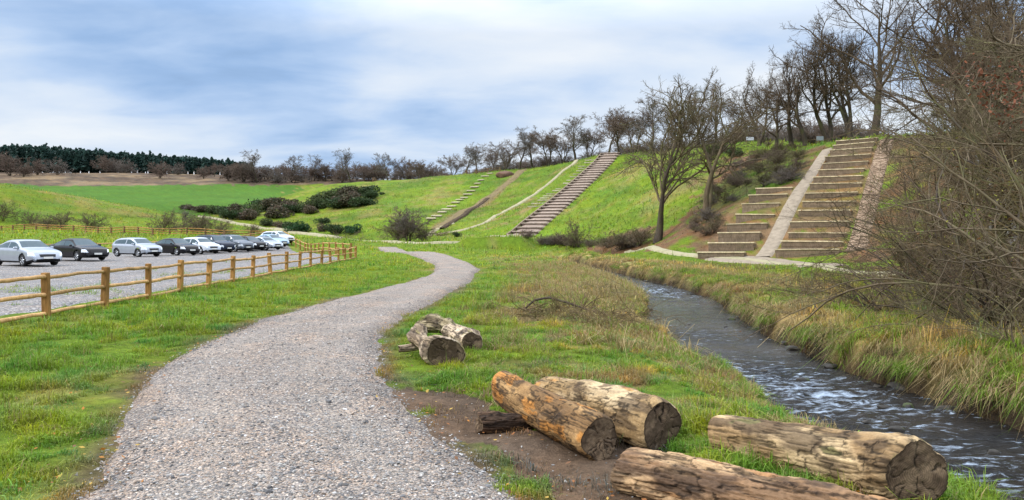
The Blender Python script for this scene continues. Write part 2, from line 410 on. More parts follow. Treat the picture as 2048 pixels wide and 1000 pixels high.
# ------------------------------------------------------------------ ground sheet (rings around the viewpoint, denser in front)
def build_ground():
    a_in = np.arange(-39, 39.01, .2); a_out = np.concatenate([np.arange(41, 180, 3.0), np.arange(180, 321, 3.0)])
    az = np.concatenate([a_in, a_out]) * np.pi / 180
    r = np.geomspace(.9, 1500, 640)
    A, Rr = np.meshgrid(az, r)
    x = (np.sin(A) * Rr).ravel(); y = (np.cos(A) * Rr).ravel()
    z = H(x, y)
    zin = float(np.mean(z[:len(az)]))
    c, _ = ground_col(x, y)
    nr, na = A.shape
    i = np.arange(nr - 1)[:, None] * na; j = np.arange(na)[None]; j2 = (j + 1) % na
    q = np.stack([i + j, i + j2, i + na + j2, i + na + j], -1).reshape(-1, 4)
    v = np.stack([x, y, z], 1); v = np.vstack([v, [[0, 0, zin]]]); c = np.vstack([c, c[:1]])
    t = np.array([[len(v) - 1, (k + 1) % na, k] for k in range(na)])
    me = mesh_np('ground', v, t, q[:, ::-1], True, c)
    m = newmat('ground cover'); p = geo(m); ca = attr(m).outputs['Color']
    n = m.noise(p, 9, 6, .65); n2 = m.noise(p, 1.6, 5, .6); n3 = m.noise(p, 55, 3, .6)
    k = m.math('MULTIPLY', m.ramp(n, [(.25, .55), (.5, 1.0), (.78, 1.5)]), m.ramp(n2, [(.3, .78), (.7, 1.2)]))
    k2 = m.math('MULTIPLY', k, m.ramp(n3, [(.25, .7), (.75, 1.3)]))
    c2 = m.mix(ca, k2, 1.0, 'MULTIPLY')
    hue = m.mix(c2, m.mix(c2, (1.25, 1.0, .75), 1.0, 'MULTIPLY'), m.ramp(m.noise(p, .35, 4), [(.4, 0.0), (.65, .8)]))
    h = m.math('ADD', m.math('MULTIPLY', n, 1.0), m.math('MULTIPLY', n3, .35))
    m.out(m.bsdf(color=hue, rough=.95, spec=.1, normal=m.bump(h, .8, .06)))
    o = link('ground', me, m.m); tag(o, kind='structure')
build_ground()

def ribbon(name, left, right, mat, lift=.03, n_across=8, edge_drop=.05, kind='structure', rag=.12, sub=.25, fine=True, crown=0.0):
    """a path sheet between two world polylines, its rims dipping under the ground"""
    left = np.asarray(left); right = np.asarray(right)
    mid = (left + right) / 2; s = np.concatenate([[0], np.cumsum(np.linalg.norm(np.diff(mid, axis=0), axis=1))])
    n = max(4, int(s[-1] / sub)); t = np.linspace(0, s[-1], n)
    L = np.stack([np.interp(t, s, left[:, k]) for k in (0, 1)], 1); Rr = np.stack([np.interp(t, s, right[:, k]) for k in (0, 1)], 1)
    u = np.linspace(-.06, 1.06, n_across)
    P = L[:, None] * (1 - u[None, :, None]) + Rr[:, None] * u[None, :, None]
    x = P[..., 0].ravel(); y = P[..., 1].ravel(); d = np.hypot(x, y)
    uu = np.broadcast_to(u, (n, n_across)).ravel()
    e = np.clip(np.minimum(uu + .06, 1.06 - uu) / .14, 0, 1)
    w = np.linalg.norm(L - Rr, axis=1).mean()
    rg = (fbm(x * 2.5, y * 2.5, 77, 3) - .5) * rag
    z = H(x, y, fine) + (lift + .0009 * d) * (e * 1.6 - .6) + rg * (1 - e) * .5 + crown * np.sin(np.clip(uu, 0, 1) * np.pi)
    i = np.arange(n - 1)[:, None] * n_across; j = np.arange(n_across - 1)[None]
    q = np.stack([i + j, i + j + 1, i + n_across + j + 1, i + n_across + j], -1).reshape(-1, 4)
    me = mesh_np(name, np.stack([x, y, z], 1), None, q, True, attrs={'u': uu})
    o = link(name, me, mat); tag(o, kind=kind); return o

def gravel_mat(name, tint=(1, 1, 1), scale=38, light=1.0, worn=False):
    m = newmat(name); p = geo(m)
    v = m.n('ShaderNodeTexVoronoi', {'Vector': p, 'Scale': scale, 'Randomness': 1.0})
    vc = m.n('ShaderNodeSeparateColor', {0: v.outputs['Color']}).outputs[0]
    T = lambda r, g, b: (r * tint[0] * light, g * tint[1] * light, b * tint[2] * light)
    c = m.ramp(vc, [(0, T(.11, .115, .13)), (.25, T(.20, .20, .215)), (.45, T(.30, .29, .30)), (.62, T(.38, .355, .34)), (.75, T(.28, .225, .19)), (.88, T(.42, .39, .36)), (1, T(.60, .58, .56))])
    v2 = m.n('ShaderNodeTexVoronoi', {'Vector': p, 'Scale': scale * .42})
    c2 = m.mix(c, m.ramp(m.n('ShaderNodeSeparateColor', {0: v2.outputs['Color']}).outputs[1], [(0, .75), (1, 1.25)]), 1.0, 'MULTIPLY')
    dk = m.ramp(v.outputs['Distance'], [(.0, 1.08), (.5, .95), (.8, .32)])
    c3 = m.mix(c2, dk, 1.0, 'MULTIPLY')
    big = m.ramp(m.noise(p, .55, 5, .6), [(.3, .82), (.7, 1.15)])
    c4 = m.mix(c3, big, 1.0, 'MULTIPLY')
    warm = m.mix(c4, m.mix(c4, (1.12, .95, .8), 1.0, 'MULTIPLY'), m.ramp(m.noise(p, 1.1, 5, .6), [(.45, 0.0), (.7, .8)]))
    if worn:
        # two faint walked lines of trodden dust, and darker loose stone at the rims
        u = m.math('ADD', attr(m, 'u').outputs['Fac'], m.math('MULTIPLY', m.math('SUBTRACT', m.noise(p, .7, 3), .5), .22))
        line = m.ramp(u, [(.04, 0.0), (.27, 1.0), (.40, .35), (.52, .25), (.70, 1.0), (.95, 0.0)])
        dust = m.math('MULTIPLY', line, m.ramp(m.noise(p, 3.0, 5, .65), [(.35, .05), (.65, .36)]))
        warm = m.mix(warm, (.34 * light, .305 * light, .26 * light), dust)
        warm = m.mix(warm, m.mix(warm, .78, 1.0, 'MULTIPLY'), m.ramp(u, [(0.0, 1.0), (.12, 0.0), (.88, 0.0), (1.0, 1.0)]))
    h = m.math('SUBTRACT', 1.0, v.outputs['Distance'])
    return m.out(m.bsdf(color=warm, rough=.8, spec=.25, normal=m.bump(h, 1.0, .018)))
M_GRAVEL = gravel_mat('path gravel', (1.13, 1.0, .86), 58, .92, True)
M_CARPARK = gravel_mat('car park gravel', (1.0, 1.0, .985), 30, .80)

CLEAR = []
def build_paths():
    ys = np.concatenate([np.arange(-20, 30, .5), np.arange(30, 96, 1.0)])
    pl, pr = path_edges(ys)
    wob = (fbm(ys * .5, ys * 0 + 1, 51, 2) - .5) * .25; wob2 = (fbm(ys * .5, ys * 0 + 5, 52, 2) - .5) * .25
    ribbon('gravel_path', np.stack([pl + wob, ys], 1), np.stack([pr + wob2, ys], 1), M_GRAVEL, .045, 26, sub=.12, rag=.16, crown=.03)
    m = newmat('pale track'); p = geo(m)
    c = m.ramp(m.noise(p, 1.2, 6, .65), [(.3, (.21, .20, .10)), (.55, (.34, .295, .19)), (.8, (.20, .235, .085))])
    track = m.out(m.bsdf(color=c, rough=.9, spec=.1, normal=m.bump(m.noise(p, 20, 4), .4, .02)))
    def strip(name, pts, w, lift=.06, mat=track):
        g = np.array([gp(*p) for p in pts]); 
        s = np.concatenate([[0], np.cumsum(np.linalg.norm(np.diff(g, axis=0), axis=1))]); tt = np.linspace(0, s[-1], max(12, int(s[-1] / 2)))
        g = np.stack([np.interp(tt, s, g[:, k]) for k in (0, 1)], 1)
        for _ in range(3): g[1:-1] = (g[:-2] + 2 * g[1:-1] + g[2:]) / 4
        d = np.gradient(g, axis=0); d /= np.linalg.norm(d, axis=1, keepdims=True); nrm = np.stack([-d[:, 1], d[:, 0]], 1)
        ww = w * (1 + .35 * (fbm(tt * .3, tt * 0, 61, 3) - .5))[:, None]
        CLEAR.append((g[::2] if len(g) > 30 else g, w * .46))
        ribbon(name, g + nrm * ww / 2, g - nrm * ww / 2, mat, lift, 8, sub=.6, rag=.3)
    strip('hill_foot_path', [(400, 433.5), (440, 441), (500, 452), (560, 461), (600, 467), (660, 474), (740, 484), (830, 488), (900, 487), (970, 483), (1020, 480), (1045, 476)], 1.9, .17)
    strip('stream_side_path', [(1255, 503.5), (1330, 510), (1420, 515), (1490, 520), (1560, 524), (1640, 535), (1720, 548), (1800, 556)], .85, .10)
    strip('hillside_path', [(835, 477), (870, 468), (930, 460), (980, 440), (1030, 414), (1070, 388), (1110, 356), (1150, 326), (1180, 314), (1204, 310)], 1.1, .08)
    m = newmat('worn turf track'); p = geo(m)
    c = m.ramp(m.noise(p, 1.6, 6, .65), [(.3, (.085, .062, .032)), (.55, (.19, .145, .075)), (.8, (.16, .165, .05))])
    worn = m.out(m.bsdf(color=c, rough=.95, spec=.05, normal=m.bump(m.noise(p, 9, 4), .6, .05)))
    strip('worn_track', [(872, 460), (905, 440), (935, 421), (970, 399), (1003, 377), (1028, 358), (1044, 341)], 2.6, .05, worn)
    m = newmat('raw earth edge'); p = geo(m); c = m.ramp(m.noise(p, 3, 5), [(.3, (.035, .026, .018)), (.7, (.10, .07, .045))]); m.out(m.bsdf(color=c, rough=.95, spec=.05))
    strip('earth_edge', [(884, 459), (900, 449), (918, 438), (936, 426), (955, 413), (975, 400)], 1.1, .22, m.m)
    strip('hillside_trail', [(845, 474), (870, 461), (905, 448)], 1.1, .05)
    m = newmat('terrace path'); p = geo(m)
    c = m.ramp(m.noise(p, 2.2, 6, .65), [(.3, (.20, .16, .115)), (.7, (.33, .27, .20))])
    tp = m.out(m.bsdf(color=c, rough=.9, spec=.1, normal=m.bump(m.noise(p, 25, 4), .4, .02)))
    L = np.array([[19.1, 59.3], [34.2, 83.0]]); Q = np.array([[20.25, 58.6], [35.15, 82.3]])
    ribbon('terrace_path', L, Q, tp, .06, 8, sub=.4, rag=.05)
    m = newmat('wood chip strip'); p = geo(m)
    v = m.n('ShaderNodeTexVoronoi', {'Vector': m.mapping(p, (1, 1, 2)), 'Scale': 5.0})
    c = m.ramp(m.n('ShaderNodeSeparateColor', {0: v.outputs['Color']}).outputs[0], [(0, (.10, .065, .042)), (.5, (.23, .155, .10)), (1, (.38, .28, .19))])
    wc = m.out(m.bsdf(color=c, rough=.9, spec=.1, normal=m.bump(v.outputs['Distance'], 1.0, .12)))
    L = np.array([[24.6, 55.6], [38.9, 79.4]]); Q = np.array([[25.9, 54.9], [40.1, 78.6]])
    ribbon('bark_chip_path', L, Q, wc, .10, 10, sub=.3, rag=.25)
    m = newmat('forecourt'); 
    strip('terrace_forecourt', [(1425, 517), (1480, 520), (1540, 523), (1600, 528), (1650, 535)], 2.6, .045, tp)
    # car park
    xs = np.arange(-61, -9.4, .45); yy = np.arange(-9, 95, .6)
    X, Y = np.meshgrid(xs, yy); nr, nc = X.shape
    ins = inpoly(X.ravel() + (fbm(X.ravel() * .6, Y.ravel() * .6, 71, 3) - .5) * .8, Y.ravel() + (fbm(X.ravel() * .6, Y.ravel() * .6, 72, 3) - .5) * .8, CARPARK).reshape(nr, nc)
    keep = ins[:-1, :-1] & ins[1:, :-1] & ins[:-1, 1:] & ins[1:, 1:]
    idx = np.arange(nr * nc).reshape(nr, nc)
    q = np.stack([idx[:-1, :-1], idx[:-1, 1:], idx[1:, 1:], idx[1:, :-1]], -1)[keep]
    d = np.hypot(X, Y).ravel()
    z = H(X.ravel(), Y.ravel()) + .02 + .0009 * d
    full = np.zeros((nr, nc)); 
    for a in (0, 1):
        for b in (0, 1): full[a:nr - 1 + a, b:nc - 1 + b] += keep
    z = z - np.where(full.ravel() < 4, .09 + .0012 * d, 0)
    used = np.unique(q); mp = np.full(nr * nc, -1); mp[used] = np.arange(len(used))
    V = np.stack([X.ravel(), Y.ravel(), z], 1)[used]
    # grassy strips inside the fence
    c = np.ones((len(V), 3)); 
    link_o = link('car_park', mesh_np('car_park', V, None, mp[q], True), M_CARPARK); tag(link_o, kind='structure')
build_paths()

# ------------------------------------------------------------------ stream water
def build_water():
    ys = np.concatenate([np.arange(-6, 4, .3), np.arange(4, 20, .035), np.arange(20, 50, .1), np.arange(50, 112, .4)])
    xl, xr = stream(ys); nx = 90
    u = np.linspace(0, 1, nx)
    X = (xl - .25)[:, None] * (1 - u) + (xr + .45)[:, None] * u; Y = np.broadcast_to(ys[:, None], X.shape)
    x = X.ravel(); y = Y.ravel()
    fast = np.exp(-((y - 11.0) / 2.8) ** 2) + .9 * np.exp(-((y - 32) / 5.5) ** 2) + .75 * np.exp(-((y - 6.5) / 1.4) ** 2) + .35 * np.exp(-((y - 17.5) / 2.0) ** 2) + .6 * sstep(42, 55, y)
    w = (fbm(x * 2.2 + y * .5, y * 5.2, 81, 3) - .5) * .07 + (fbm(x * 7, y * 10, 83, 2) - .5) * .018
    rid = 1 - np.abs(fbm(x * 3.1 + y * .4, y * 3.6, 85, 3) * 2 - 1)
    z = ZW + w * (.30 + 1.3 * np.clip(fast, 0, 1)) + .05 * np.clip(fast, 0, 1) * (rid - .6)
    mid = np.sin(np.clip((x - np.repeat(xl, nx)) / (np.repeat(xr - xl, nx)), 0, 1) * np.pi)
    foam = np.clip(fast, 0, 1.2) * (.35 + .65 * mid)
    n = len(ys); i = np.arange(n - 1)[:, None] * nx; j = np.arange(nx - 1)[None]
    q = np.stack([i + j, i + j + 1, i + nx + j + 1, i + nx + j], -1).reshape(-1, 4)
    me = mesh_np('stream_water', np.stack([x, y, z], 1), None, q, True, attrs={'foam': foam})
    m = newmat('stream water'); p = geo(m)
    pm = m.mapping(p, (2.0, 4.6, 1), (0, 0, .25))
    n1 = m.noise(pm, 2.4, 6, .68, .8); n2 = m.noise(m.mapping(p, (1, 2.2, 1), (0, 0, .2)), 14, 3)
    fa = attr(m, 'foam').outputs['Fac']
    thr = m.math('ADD', m.noise(m.mapping(p, (1.0, 2.9, 1), (0, 0, .3)), 2.6, 7, .72, 1.2), m.math('MULTIPLY', fa, .16))
    fm = m.ramp(thr, [(.63, 0.0), (.80, .85)])
    body = m.ramp(m.noise(p, .8, 4), [(.3, (.010, .011, .013)), (.7, (.028, .022, .016))])
    c = m.mix(body, (.52, .62, .75), fm)
    rg = m.math('ADD', .06, m.math('MULTIPLY', fm, .5))
    h = m.math('ADD', m.math('MULTIPLY', n1, 1.0), m.math('MULTIPLY', n2, .2))
    m.out(m.bsdf(color=c, rough=rg, ior=1.33, spec=.22, normal=m.n('ShaderNodeBump', {'Height': h, 'Strength': m.math('ADD', .16, m.math('MULTIPLY', fa, .75), True), 'Distance': .16}).outputs[0]))
    o = link('stream_water', me, m.m); tag(o, kind='structure')
build_water()
# ------------------------------------------------------------------ logs
def wood_mat(name, gs=1.0):
    m = newmat(name); o = objc(m); ca = attr(m).outputs['Color']
    gr = m.noise(m.mapping(o, (6, 22, 22)), 3.0, 6, .65, .8); fl = m.noise(o, 38, 5, .65)
    c = m.mix(ca, m.ramp(gr, [(.25, .72), (.5, 1.0), (.8, 1.22)]), 1.0, 'MULTIPLY')
    c = m.mix(c, m.ramp(fl, [(.3, .75), (.7, 1.2)]), 1.0, 'MULTIPLY')
    c = m.mix(c, (.92, .82, .68), 1.0, 'MULTIPLY')
    h = m.math('ADD', m.math('MULTIPLY', gr, .8), m.math('MULTIPLY', fl, .6))
    return m.out(m.bsdf(color=c, rough=.8, spec=.2, normal=m.bump(h, .8, .012)))
M_LOG = wood_mat('weathered log wood')
def cut_mat():
    m = newmat('sawn log end'); o = objc(m); ca = attr(m).outputs['Color']
    n = m.noise(o, 30, 5, .65)
    c = m.mix(ca, m.ramp(n, [(.3, .7), (.7, 1.25)]), 1.0, 'MULTIPLY')
    return m.out(m.bsdf(color=c, rough=.85, spec=.15, normal=m.bump(n, .5, .006)))
M_CUT = cut_mat()
PAL = {
    'orange': dict(base=(.20, .125, .062), pale=(.36, .24, .12), dark=(.055, .038, .026), acc=(.42, .205, .058), accw=.56),
    'cream': dict(base=(.34, .25, .14), pale=(.52, .43, .30), dark=(.085, .06, .04), acc=(.42, .25, .10), accw=.66),
    'grey': dict(base=(.30, .215, .125), pale=(.52, .42, .28), dark=(.07, .05, .036), acc=(.15, .15, .07), accw=.64),
    'brown': dict(base=(.23, .15, .095), pale=(.45, .33, .21), dark=(.06, .042, .034), acc=(.40, .24, .13), accw=.68),
    'ash': dict(base=(.34, .28, .215), pale=(.56, .49, .41), dark=(.08, .06, .05), acc=(.22, .2, .1), accw=.7),
    'moss': dict(base=(.24, .21, .14), pale=(.42, .38, .28), dark=(.07, .055, .04), acc=(.14, .17, .045), accw=.52),
    'dark': dict(base=(.085, .052, .036), pale=(.17, .11, .075), dark=(.03, .02, .015), acc=(.11, .06, .035), accw=.7)}
def make_log(name, label, p0, p1, r0, r1, seed, pal, knots=(), bend=.03, nx=260, nt=150, flare=None, group=None, rough=1.0, endtilt=(0, 0), hollow=False):
    p0 = np.asarray(p0, float); p1 = np.asarray(p1, float); L = np.linalg.norm(p1 - p0)
    u = np.linspace(0, 1, nx); th = np.linspace(-np.pi, np.pi, nt, endpoint=False) - np.pi / 2 + np.pi  # seam underneath
    th = np.linspace(-np.pi / 2, 1.5 * np.pi, nt, endpoint=False)
    U, TH = np.meshgrid(u, th, indexing='ij'); x = U * L
    r = r0 * (1 - U) + r1 * U
    if flare is not None: r = r * flare(U, TH)
    c1 = np.cos(TH); s1 = np.sin(TH)
    lob = .05 * np.cos(2 * TH + seed) + .035 * np.cos(3 * TH + 2.3 * seed + 2.2 * U) + .02 * np.cos(5 * TH + seed * 1.7 - 3 * U)
    big = (fbm(x * 2.2 + seed * 3, c1 * 1.2 + 7 * seed, seed, 3) + fbm(x * 2.2 + 5, s1 * 1.2 + seed, seed + 1, 3) - 1) * .16
    plate_n = fbm(x * 5.0 + fbm(x * 9, TH * 2, seed + 8, 2) * 1.2, TH * 2.6 * 1.2 + seed, seed + 3, 5)
    plates = sstep(.46, .53, plate_n)
    cr = fbm(x * 3.0, TH * 9, seed + 5, 4); cracks = 1 - sstep(.02, .065, np.abs(cr - .5))
    fine = fbm(x * 16, TH * 16, seed + 6, 3) - .5
    rr = r * (1 + lob + big) + rough * (plates * .006 + fine * .006 - cracks * .007)
    for (ku, kt, ka, ks) in knots:
        dth = (TH - kt + np.pi) % (2 * np.pi) - np.pi
        g = np.exp(-((x - ku * L) ** 2 + (dth * r0) ** 2) / (2 * ks * ks)); ring = np.hypot(x - ku * L, dth * r0) / ks
        rr = rr + ka * g - .35 * ka * np.exp(-(ring / .55) ** 2)
    # rounded, slightly battered rims
    edge = np.minimum(U, 1 - U) * L
    rr = rr * (1 - .10 * np.exp(-edge / .018)) 
    by = bend * np.sin(U * np.pi) * np.cos(seed); bz = bend * .6 * np.sin(U * np.pi * 1.3 + seed)
    xe = x + (U - .5) * 2 * 0.012 * np.cos(TH * 2 + seed) + sstep(.72, 1, U) * (endtilt[0] * np.cos(TH) + endtilt[1] * np.sin(TH)) * rr
    v = np.stack([xe, by + rr * c1, bz + rr * s1], -1)
    P = PAL[pal]; A = lambda k: np.array(P[k])
    m1 = sstep(.35, .65, fbm(x * 2.4 + seed, TH * 1.3, seed + 11, 4))[..., None]
    col = A('base') * (1 - m1) + A('pale') * m1
    col = col * (1 - (1 - plates[..., None]) * .0)
    dk = sstep(.52, .66, fbm(x * 4 + 9, TH * 2.2 + 3, seed + 13, 5))[..., None]; col = col * (1 - dk * .75) + A('dark') * dk * .75
    ac = sstep(P['accw'], P['accw'] + .05, fbm(x * 3.2 + 2 * seed, TH * 1.5 + 4, seed + 17, 4))[..., None]; col = col * (1 - ac * .9) + A('acc') * ac * .9
    ed = (sstep(.43, .47, plate_n) * (1 - sstep(.50, .54, plate_n)))[..., None]; col = col * (1 - .72 * ed); col = col * (1.0 + .22 * (plates[..., None] - .5))
    col = col * (1 - .6 * cracks[..., None] * sstep(.4, .6, fbm(x * 2, TH, seed + 19, 2))[..., None])
    for (ku, kt, ka, ks) in knots:
        dth = (TH - kt + np.pi) % (2 * np.pi) - np.pi; ring = np.hypot(x - ku * L, dth * r0) / ks
        k = (np.exp(-(ring / .55) ** 2) * .85 + .35 * np.exp(-((ring - 1.25) / .2) ** 2))[..., None]; col = col * (1 - k) + A('dark') * k
    i = np.arange(nx - 1)[:, None] * nt; j = np.arange(nt)[None]; j2 = (j + 1) % nt
    q = np.stack([i + j, i + nt + j, i + nt + j2, i + j2], -1).reshape(-1, 4)
    me = mesh_np(name, v.reshape(-1, 3), None, q[:, ::-1], True, col.reshape(-1, 3))
    o = link(name, me, M_LOG); tag(o, label, 'log', group)
    d = Vector((p1 - p0) / L); up = Vector((0, 0, 1)); yv = up.cross(d).normalized(); zv = d.cross(yv)
    o.matrix_world = Matrix.Translation(p0) @ Matrix((d, yv, zv)).transposed().to_4x4()
    for e, ring in ((1, v[-1]), (0, v[0])):
        nr = 42; cen = ring.mean(0); t = np.linspace(1, 0, nr)[:, None, None]
        g = cen + (ring - cen)[None] * t
        rad = np.broadcast_to(np.linspace(1, 0, nr)[:, None], (nr, nt)); TT = np.broadcast_to(th[None], (nr, nt))
        rx = rad * np.cos(TT); ry = rad * np.sin(TT)
        g[..., 0] += (1 if e else -1) * (.006 * (fbm(rx * 5 + seed, ry * 5, seed + 23, 4) - .5) * 2 * (1 - rad ** 8))
        wob = (fbm(rx * 1.5, ry * 1.5, seed + 24, 3) - .5)
        rings = .5 + .5 * np.sin((rad + wob * .12) * 2 * np.pi * 15)
        an = TT + (fbm(rx * 3, ry * 3, seed + 25, 3) - .5) * .9
        cr = np.zeros_like(rad)
        rr_ = np.random.default_rng(seed + 5 * e)
        for k in range(9):
            a0 = rr_.uniform(-np.pi / 2, 1.5 * np.pi); r_in = rr_.uniform(.02, .55); wd = rr_.uniform(.018, .042)
            da = (an - a0 + np.pi) % (2 * np.pi) - np.pi
            cr = np.maximum(cr, np.exp(-(da * rad / wd) ** 2) * sstep(r_in, r_in + .12, rad) * rr_.uniform(.5, 1))
        g[..., 0] -= (1 if e else -1) * cr * .012
        base = np.array([.088, .058, .036]); pale = np.array([.19, .13, .08])
        mm = sstep(.4, .7, fbm(rx * 2.2 + seed, ry * 2.2, seed + 26, 4))[..., None]
        cc = (base * (1 - mm) + pale * mm) * (.60 + .62 * rings[..., None]) * (1 - .88 * cr[..., None])
        cc = cc * (1 - .45 * sstep(.9, .98, rad)[..., None])
        i = np.arange(nr - 1)[:, None] * nt
        q = np.stack([i + j, i + nt + j, i + nt + j2, i + j2], -1).reshape(-1, 4)
        if not e: q = q[:, ::-1]
        me2 = mesh_np('cut_end', g.reshape(-1, 3), None, q[:, ::-1], True, cc.reshape(-1, 3))
        link('cut_end', me2, M_CUT, o)
    return o

hg = lambda X, Y: float(H(X, Y))
PI = math.pi
def build_logs():
    make_log('log', 'orange-brown debarked log with a round knot, propped on a short dark chunk', (-.09, 7.42, .215), (.67, 5.66, .165), .152, .172, 3, 'orange', ((.30, 1.9, .02, .03), (.80, 2.55, .035, .04), (.66, 3.3, .05, .05), (.5, 1.2, -.01, .05)), .02, rough=.6)
    make_log('log', 'thick pale cream log with a swollen middle beside the orange-brown log', (.33, 7.45, .175), (1.19, 5.93, .19), .165, .212, 5, 'cream', ((.42, 2.2, .05, .09), (.50, 2.6, -.03, .05), (.7, 1.3, .015, .1)), .03, rough=.8)
    make_log('log', 'stout grey-tan log with a big dark sawn face beside the stream', (1.62, 5.85, .135), (2.60, 4.80, .19), .172, .215, 8, 'grey', ((.25, 2.5, .012, .05), (.5, 1.4, .012, .1), (.6, 2.4, -.012, .04)), .015, endtilt=(.6, .05))
    make_log('log', 'long flaky brown log lying lowest in front of the grey-tan log', (.75, 5.0, .145), (2.15, 3.72, .15), .15, .165, 12, 'brown', ((.18, 2.6, .02, .035), (.45, 1.9, .015, .04), (.7, 1.5, .01, .06)), .02, rough=1.7)
    make_log('log_chunk', 'short dark broken chunk wedged under the orange-brown log', (-.29, 6.50, .075), (.22, 6.72, .06), .082, .065, 15, 'dark', ((.3, 1.4, .02, .03),), .015, 120, 90, rough=1.4)['category'] = 'log'
    fl = lambda U, TH: 1 + 1.05 * sstep(.40, 1, U) * (1 + .38 * np.cos(2 * TH + .25)) - .35 * np.exp(-((U - .35) / .25) ** 2) * (.6 + .4 * np.cos(TH)) 
    make_log('stump_log', 'pale grey flared stump with a wide cracked face near the path bend', (-1.40, 10.95, .25), (-.88, 9.95, .15), .125, .125, 21, 'ash', ((.08, 1.2, .09, .07), (.12, 3.2, .07, .06), (.55, .7, .04, .06)), .05, 150, 110, flare=fl, rough=1.3)
    make_log('log', 'short knobbly log with a round cracked face behind the flared stump', (-.98, 11.85, .17), (-.58, 10.95, .165), .14, .17, 26, 'ash', ((.6, .5, .07, .05), (.85, .9, .06, .04), (.2, 2.4, .05, .07)), .03, 130, 110, rough=1.4)
    make_log('log', 'mossy lumpy log lying farthest back in the small pile', (-1.52, 12.5, .24), (-.86, 11.95, .17), .135, .10, 31, 'moss', ((.25, 1.4, .08, .09), (.7, 1.6, .07, .06), (.5, 2.5, .05, .07)), .06, 120, 100, rough=1.6)
    make_log('branch_piece', 'thin grey branch sticking out left of the flared stump', (-1.62, 10.75, .10), (-1.22, 10.95, .13), .045, .055, 35, 'ash', (), .02, 60, 50)['category'] = 'branch'
build_logs()

# ------------------------------------------------------------------ timber fences
def timber_mat(name, a, b, c, sc=4.0):
    m = newmat(name); o = objc(m); inf = m.n('ShaderNodeObjectInfo').outputs['Random']
    g = m.noise(m.mapping(o, (6, 6, 1.2)), sc, 6, .65, .4); p = m.noise(geo(m), 2.3, 4)
    col = m.ramp(g, [(.28, a), (.52, b), (.78, c)])
    col = m.mix(col, m.ramp(p, [(.3, .68), (.7, 1.2)]), 1.0, 'MULTIPLY')
    col = m.mix(col, m.ramp(inf, [(0, .78), (1, 1.2)]), 1.0, 'MULTIPLY')
    return m.out(m.bsdf(color=col, rough=.75, spec=.2, normal=m.bump(g, .5, .01)))
M_POST = timber_mat('fence post timber', (.18, .09, .024), (.34, .175, .05), (.48, .26, .085))
M_RAIL = timber_mat('fence rail timber', (.33, .18, .065), (.50, .30, .125), (.64, .44, .22))
M_FPOST = timber_mat('weathered fence timber', (.10, .06, .03), (.17, .10, .05), (.25, .16, .085))
def fence(name, label, pts, hh, rails, pw, rr, mp, mr, seed, tilt=.02):
    rg = np.random.default_rng(seed); pts = [np.asarray(p, float) for p in pts]
    o0 = np.array([pts[0][0], pts[0][1], hg(*pts[0])]); root = thing(name, o0, label, 'fence')
    tops = []
    for k, p in enumerate(pts):
        z = hg(*p); nx_ = pts[min(k + 1, len(pts) - 1)] - pts[max(k - 1, 0)]; a = math.atan2(nx_[1], nx_[0])
        b = MB(); b.box((pw * rg.uniform(.92, 1.08), pw * rg.uniform(.92, 1.08), hh + .4 + rg.uniform(-.04, .04)), TRS((0, 0, hh / 2 - .2), a + rg.normal(0, .08)) , .014)
        po = link('post', b.mesh('post', False), mp, root); po.location = Vector((p[0], p[1], z)) - Vector(o0); po.rotation_euler = (rg.normal(0, tilt), rg.normal(0, tilt), 0)
        tops.append((p[0], p[1], z))
    for a, b_ in zip(tops[:-1], tops[1:]):
        a = np.array(a); b_ = np.array(b_)
        for hz in rails:
            n = 9; t = np.linspace(-.015, 1.015, n)[:, None]
            P = a * (1 - t) + b_ * t; P[:, 2] += hz * hh + rg.normal(0, .012) + np.cumsum(rg.normal(0, .006, n)) * (np.sin(np.linspace(0, PI, n)) + .2)
            rad = rr * (1 + rg.normal(0, .06, n)) * np.linspace(rg.uniform(.85, 1.05), rg.uniform(.85, 1.1), n)
            mb = MB(); mb.tubes(P - o0, rad, 8, True)
            link('rail', mb.mesh('rail', True), mr, root)
    return root
